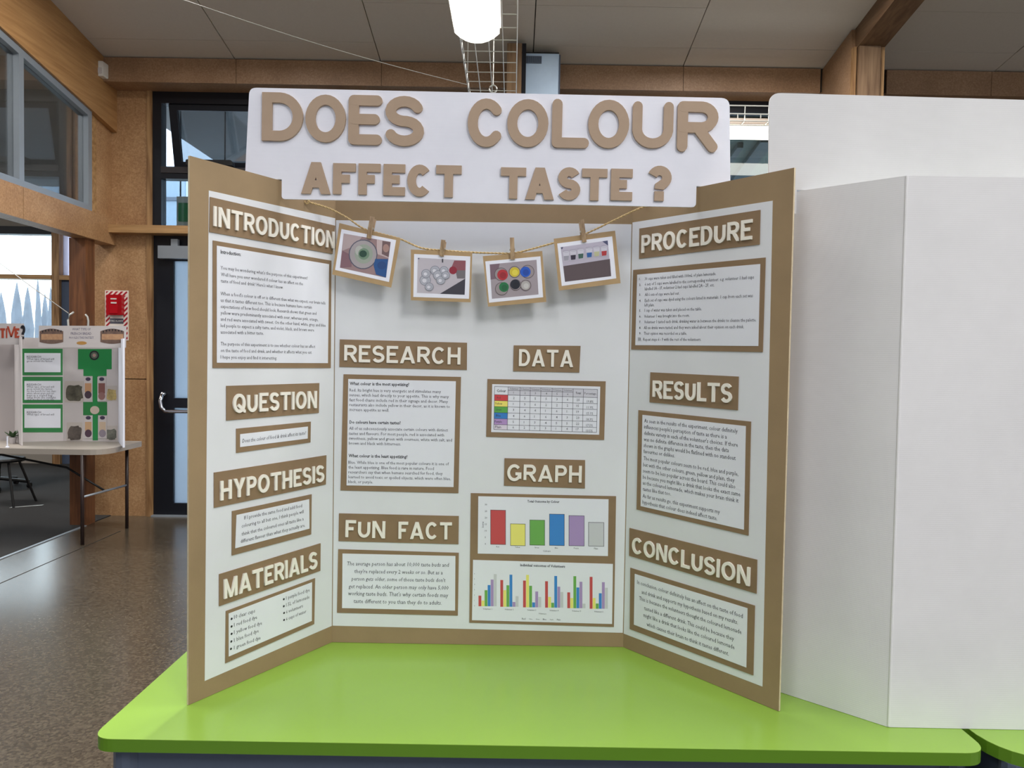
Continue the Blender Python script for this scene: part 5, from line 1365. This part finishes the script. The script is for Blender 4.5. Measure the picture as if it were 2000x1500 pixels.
# 1 green dye in cup
t1 = pcard(ZQ, [(142, 222), (890, 410), (775, 1010), (55, 850)], [(168, 295), (835, 430), (748, 943), (90, 795)], None, 'photo card of a cup with green dye, leftmost on the twine')
P1 = [(195, 350), (770, 452), (710, 890), (150, 768)]
art(t1, ZQ, [('q', P1, (150, 122, 122)), ('q', [(195, 350), (420, 390), (330, 500), (180, 560)], (176, 158, 158)), ('q', [(600, 425), (770, 452), (742, 650), (600, 600)], (196, 176, 176)),
             ('q', [(180, 560), (300, 620), (290, 760), (150, 768)], (128, 92, 100)), ('q', [(668, 440), (768, 455), (745, 640), (660, 600)], (110, 84, 84)), ('d', (712, 530, 38, 50), (168, 132, 122)),
             ('d', (432, 605, 176, 182), (78, 78, 96)), ('d', (432, 605, 164, 170), (164, 156, 158)), ('d', (440, 600, 112, 118), (150, 160, 146)), ('d', (385, 560, 48, 60), (178, 180, 174)), ('d', (440, 600, 68, 70), (110, 138, 112)), ('d', (432, 598, 46, 42), (14, 62, 38)),
             ('q', [(580, 660), (738, 662), (712, 888), (590, 850), (560, 740)], (16, 74, 136)), ('d', (660, 740, 55, 50), (10, 60, 120))])
# 2 clear cups
t2 = pcard(ZQ, [(1015, 545), (1765, 580), (1745, 1190), (1015, 1165)], [(1055, 600), (1742, 630), (1725, 1148), (1045, 1125)], None, 'photo card of clear cups on a pale table, second from the left on the twine')
it = [('q', [(1100, 645), (1685, 680), (1672, 1100), (1090, 1075)], (190, 184, 192)), ('q', [(1545, 680), (1685, 682), (1680, 900), (1500, 790)], (140, 76, 84)), ('q', [(1560, 800), (1682, 800), (1680, 900), (1580, 900)], (110, 104, 108)),
      ('q', [(1680, 900), (1672, 1098), (1370, 1086)], (54, 50, 60)), ('d', (1530, 800, 48, 48), (140, 16, 40)), ('q', [(1100, 652), (1120, 652), (1120, 662), (1100, 662)], (60, 80, 120)), ('q', [(1394, 660), (1410, 660), (1410, 705), (1394, 705)], (50, 50, 60))]
for (x, y, r_) in ((1190, 920, 62), (1200, 840, 50), (1310, 800, 52), (1350, 860, 56), (1420, 800, 46), (1380, 920, 48), (1240, 1000, 46), (1440, 860, 44)):
    it += [('d', (x, y, r_, r_ * .95), (176, 178, 188)), ('r', (x, y, r_, r_ * .95, 7), (128, 130, 142)), ('d', (x - r_ * .2, y + r_ * .1, r_ * .45, r_ * .4), (214, 214, 222)), ('r', (x, y + 4, r_ * .6, r_ * .5, 5), (150, 152, 164))]
art(t2, ZQ, it)
# 3 six coloured cups
t3 = pcard(ZP, [(135, 590), (818, 530), (865, 1115), (195, 1170)], [(163, 650), (797, 592), (828, 1062), (207, 1125)], None, 'photo card of six cups of coloured dye seen from above, third on the twine')
it = [('q', [(215, 685), (752, 632), (775, 1030), (240, 1080)], (160, 150, 156)), ('q', [(215, 685), (330, 675), (290, 850), (225, 860)], (120, 96, 108))]
for (cx, cy, rr, dx, dy, dr, c1, c2) in ((345, 798, 76, 362, 805, 62, (178, 36, 44), (150, 24, 34)), (500, 772, 66, 500, 772, 56, (206, 186, 44), (224, 208, 70)), (650, 768, 76, 625, 770, 60, (18, 84, 190), (14, 66, 160)),
                                       (352, 965, 74, 378, 945, 56, (20, 112, 60), (14, 94, 50)), (512, 920, 64, 508, 915, 56, (16, 18, 34), (10, 12, 26)), (628, 925, 62, 628, 925, 50, (176, 172, 170), (196, 194, 192))):
    it += [('d', (cx, cy, rr, rr), (150, 140, 142)), ('r', (cx, cy, rr - 5, rr - 5, 6), (84, 70, 74)), ('d', (dx, dy, dr, dr), c1), ('d', (dx + 5, dy + 6, dr * .6, dr * .6), c2)]
art(t3, ZP, it)
# 4 row of cups
t4 = pcard(ZP, [(950, 390), (1655, 297), (1718, 900), (1010, 985)], [(990, 445), (1622, 362), (1668, 845), (1042, 933)], None, 'photo card of a row of cups above a brown bench, rightmost on the twine')
it = [('q', [(1028, 487), (1570, 410), (1610, 820), (1080, 885)], (186, 180, 196)), ('q', [(1060, 705), (1595, 622), (1610, 820), (1080, 885)], (88, 74, 78)), ('q', [(1508, 420), (1570, 410), (1575, 470)], (70, 76, 110)), ('q', [(1030, 490), (1060, 485), (1045, 515)], (70, 72, 100))]
for (x, y, c_) in ((1095, 610, (160, 158, 170)), (1175, 600, (44, 36, 56)), (1262, 585, (60, 96, 84)), (1360, 572, (30, 90, 160)), (1445, 560, (190, 190, 150)), (1530, 553, (176, 44, 50))):
    it += [('q', [(x - 40, y - 72), (x + 34, y - 82), (x + 27, y + 32), (x - 28, y + 38)], (206, 204, 216)), ('q', [(x - 31, y - 20), (x + 29, y - 26), (x + 25, y + 28), (x - 26, y + 34)], c_), ('r', (x - 3, y - 76, 34, 9, 3), (150, 150, 164))]
art(t4, ZP, it)
# pegs
def peg(pt, pb, label):
    """pt, pb: pixel positions of top and bottom of the peg"""
    a = atY(*pt, YP); b = atY(*pb, YP); ax = (a - b); L_ = ax.length; ax.normalize(); sd = V((0, -1, 0)).cross(ax).normalized()
    t = thing('clothes_peg', b, label, 'peg', 'wooden pegs on the twine')
    wd = .0042
    def blk(u0, u1, prof_, name, m=M_peg):
        # prof_: list of (v along peg, y offset)
        mb = MB(); mb.prism([b + ax * v + V((0, y, 0)) + sd * u0 for v, y in prof_], sd * (u1 - u0)); return mb.build(name, m, t)
    blk(-wd, wd, [(0, -.0015), (L_ * .45, -.0035), (L_, -.0085), (L_, -.0125), (L_ * .5, -.0095), (0, -.0045)], 'front_half')
    blk(-wd, wd, [(0, .0020), (0, .0050), (L_ * .45, .0115), (L_ * .98, .0115), (L_ * .98, .0070), (L_ * .45, .0050)], 'back_half')
    mb = MB(); c_ = b + ax * (L_ * .48) + V((0, -.006, 0))
    mb.tube([c_ - sd * (wd + .0008), c_ + sd * (wd + .0008)], .0022, 8); mb.tube([c_ - sd * (wd + .0008), c_ - sd * (wd + .0008) + V((0, .017, 0))], .0007, 5); mb.tube([c_ + sd * (wd + .0008), c_ + sd * (wd + .0008) + V((0, .017, 0))], .0007, 5)
    mb.build('spring', M_wire, t)
peg(ZQ(557, 158), ZQ(505, 415), 'wooden peg holding the leftmost photo card')
peg(ZQ(1418, 440), ZQ(1392, 632), 'wooden peg holding the photo of clear cups')
peg(ZP(470, 388), ZP(479, 632), 'wooden peg holding the photo of six coloured cups')
peg(ZP(1266, 182), ZP(1300, 432), 'wooden peg holding the rightmost photo card')

# ================================================================== WHITE BACK-TO-BACK TRIFOLD AT RIGHT
wf_ = gp(1735, 1421); wo = gp(1528, 1354)
dirw = V((wo.x - wf_.x, wo.y - wf_.y, 0)).normalized()
wend = V((wf_.x, wf_.y, 0)) + dirw * .305
wcr = V((wf_.x + .61, wf_.y - .004, 0))
HW = (atY(1768, 343, wf_.y).z - ZT)
wt = thing('display_board', (wf_.x + .3, wf_.y, ZT), 'plain white trifold board seen from behind at the right, across both green tables', 'display board')
def wpanel(p, q, name, r=None):
    p = V((p[0], p[1], 0)); q = V((q[0], q[1], 0)); e_ = (q - p).normalized(); n_ = V((e_.y, -e_.x, 0))
    mb = MB(); P = [p + V((0, 0, ZT + .0006)), q + V((0, 0, ZT + .0006)), q + V((0, 0, ZT + HW)), p + V((0, 0, ZT + HW))]
    if r: P = rounded(P, r)
    mb.prism(P, -n_ * .004); mb.build(name, M_whiteboard, wt); return Plane(p, n_, e_)
PWL = wpanel(wend, (wf_.x, wf_.y), 'left_wing')
PWC = wpanel((wf_.x + .0008, wf_.y), wcr, 'centre_panel')
dr2 = V((-dirw.x, dirw.y, 0))
wend2 = wcr + dr2 * .305
wpanel(wcr + V((.0008, 0, 0)), wend2, 'right_wing')
mb = MB(); mb.tube([V((wf_.x + .0005, wf_.y + .0008, ZT + .002)), V((wf_.x + .0005, wf_.y + .0008, ZT + HW - .001))], .0022, 8); mb.build('fold_crease', M_whiteboard, wt)
# its title board slotted in its wings, on the far side
sw = PWL.at(1564, 392); 
YW = sw.y
WP = Plane((0, YW, 0), (0, -1, 0), (1, 0, 0))
tl2, bl2 = WP.at(1503, 181), WP.at(1501, 416); 
k_ = (WP.at(1999, 195) - tl2); k_.normalize(); tr2 = tl2 + k_ * .95; br2 = bl2 + k_ * .95
xs2 = PWL.p.x + PWL.eu.x * ((YW - PWL.p.y) / PWL.eu.y)
def bot2(x, up=0): return bl2 + k_ * ((x - bl2.x) / k_.x) + V((0, 0, up))
gh3 = ZT + HW - bot2(xs2).z + .0012
xs3 = wcr.x + (YW - wcr.y) / dr2.y * dr2.x
gh4 = ZT + HW - bot2(xs3).z + .004
wh = thing('title_board', (tl2.x + .45, YW, bl2.z), 'blank white title board on top of the white display board at the right', 'title board')
mb = MB(); g_ = .0075
mb.prism(rounded([tl2, bl2, bot2(xs2 - g_), bot2(xs2 - g_, gh3), bot2(xs2 + g_, gh3), bot2(xs2 + g_), bot2(xs3 - g_), bot2(xs3 - g_, gh4), bot2(xs3 + g_, gh4), bot2(xs3 + g_), br2, tr2], [.02, .004, 0, 0, 0, 0, 0, 0, 0, 0, .004, .02], 6), (0, .0045, 0))
mb.build('title_card', M_whiteboard, wh)

# ------------------------------------------------------------------ finish
run_text()
for (tb, name, mats, par) in PENDING:
    if tb.v: tb.build(name, mats, par)
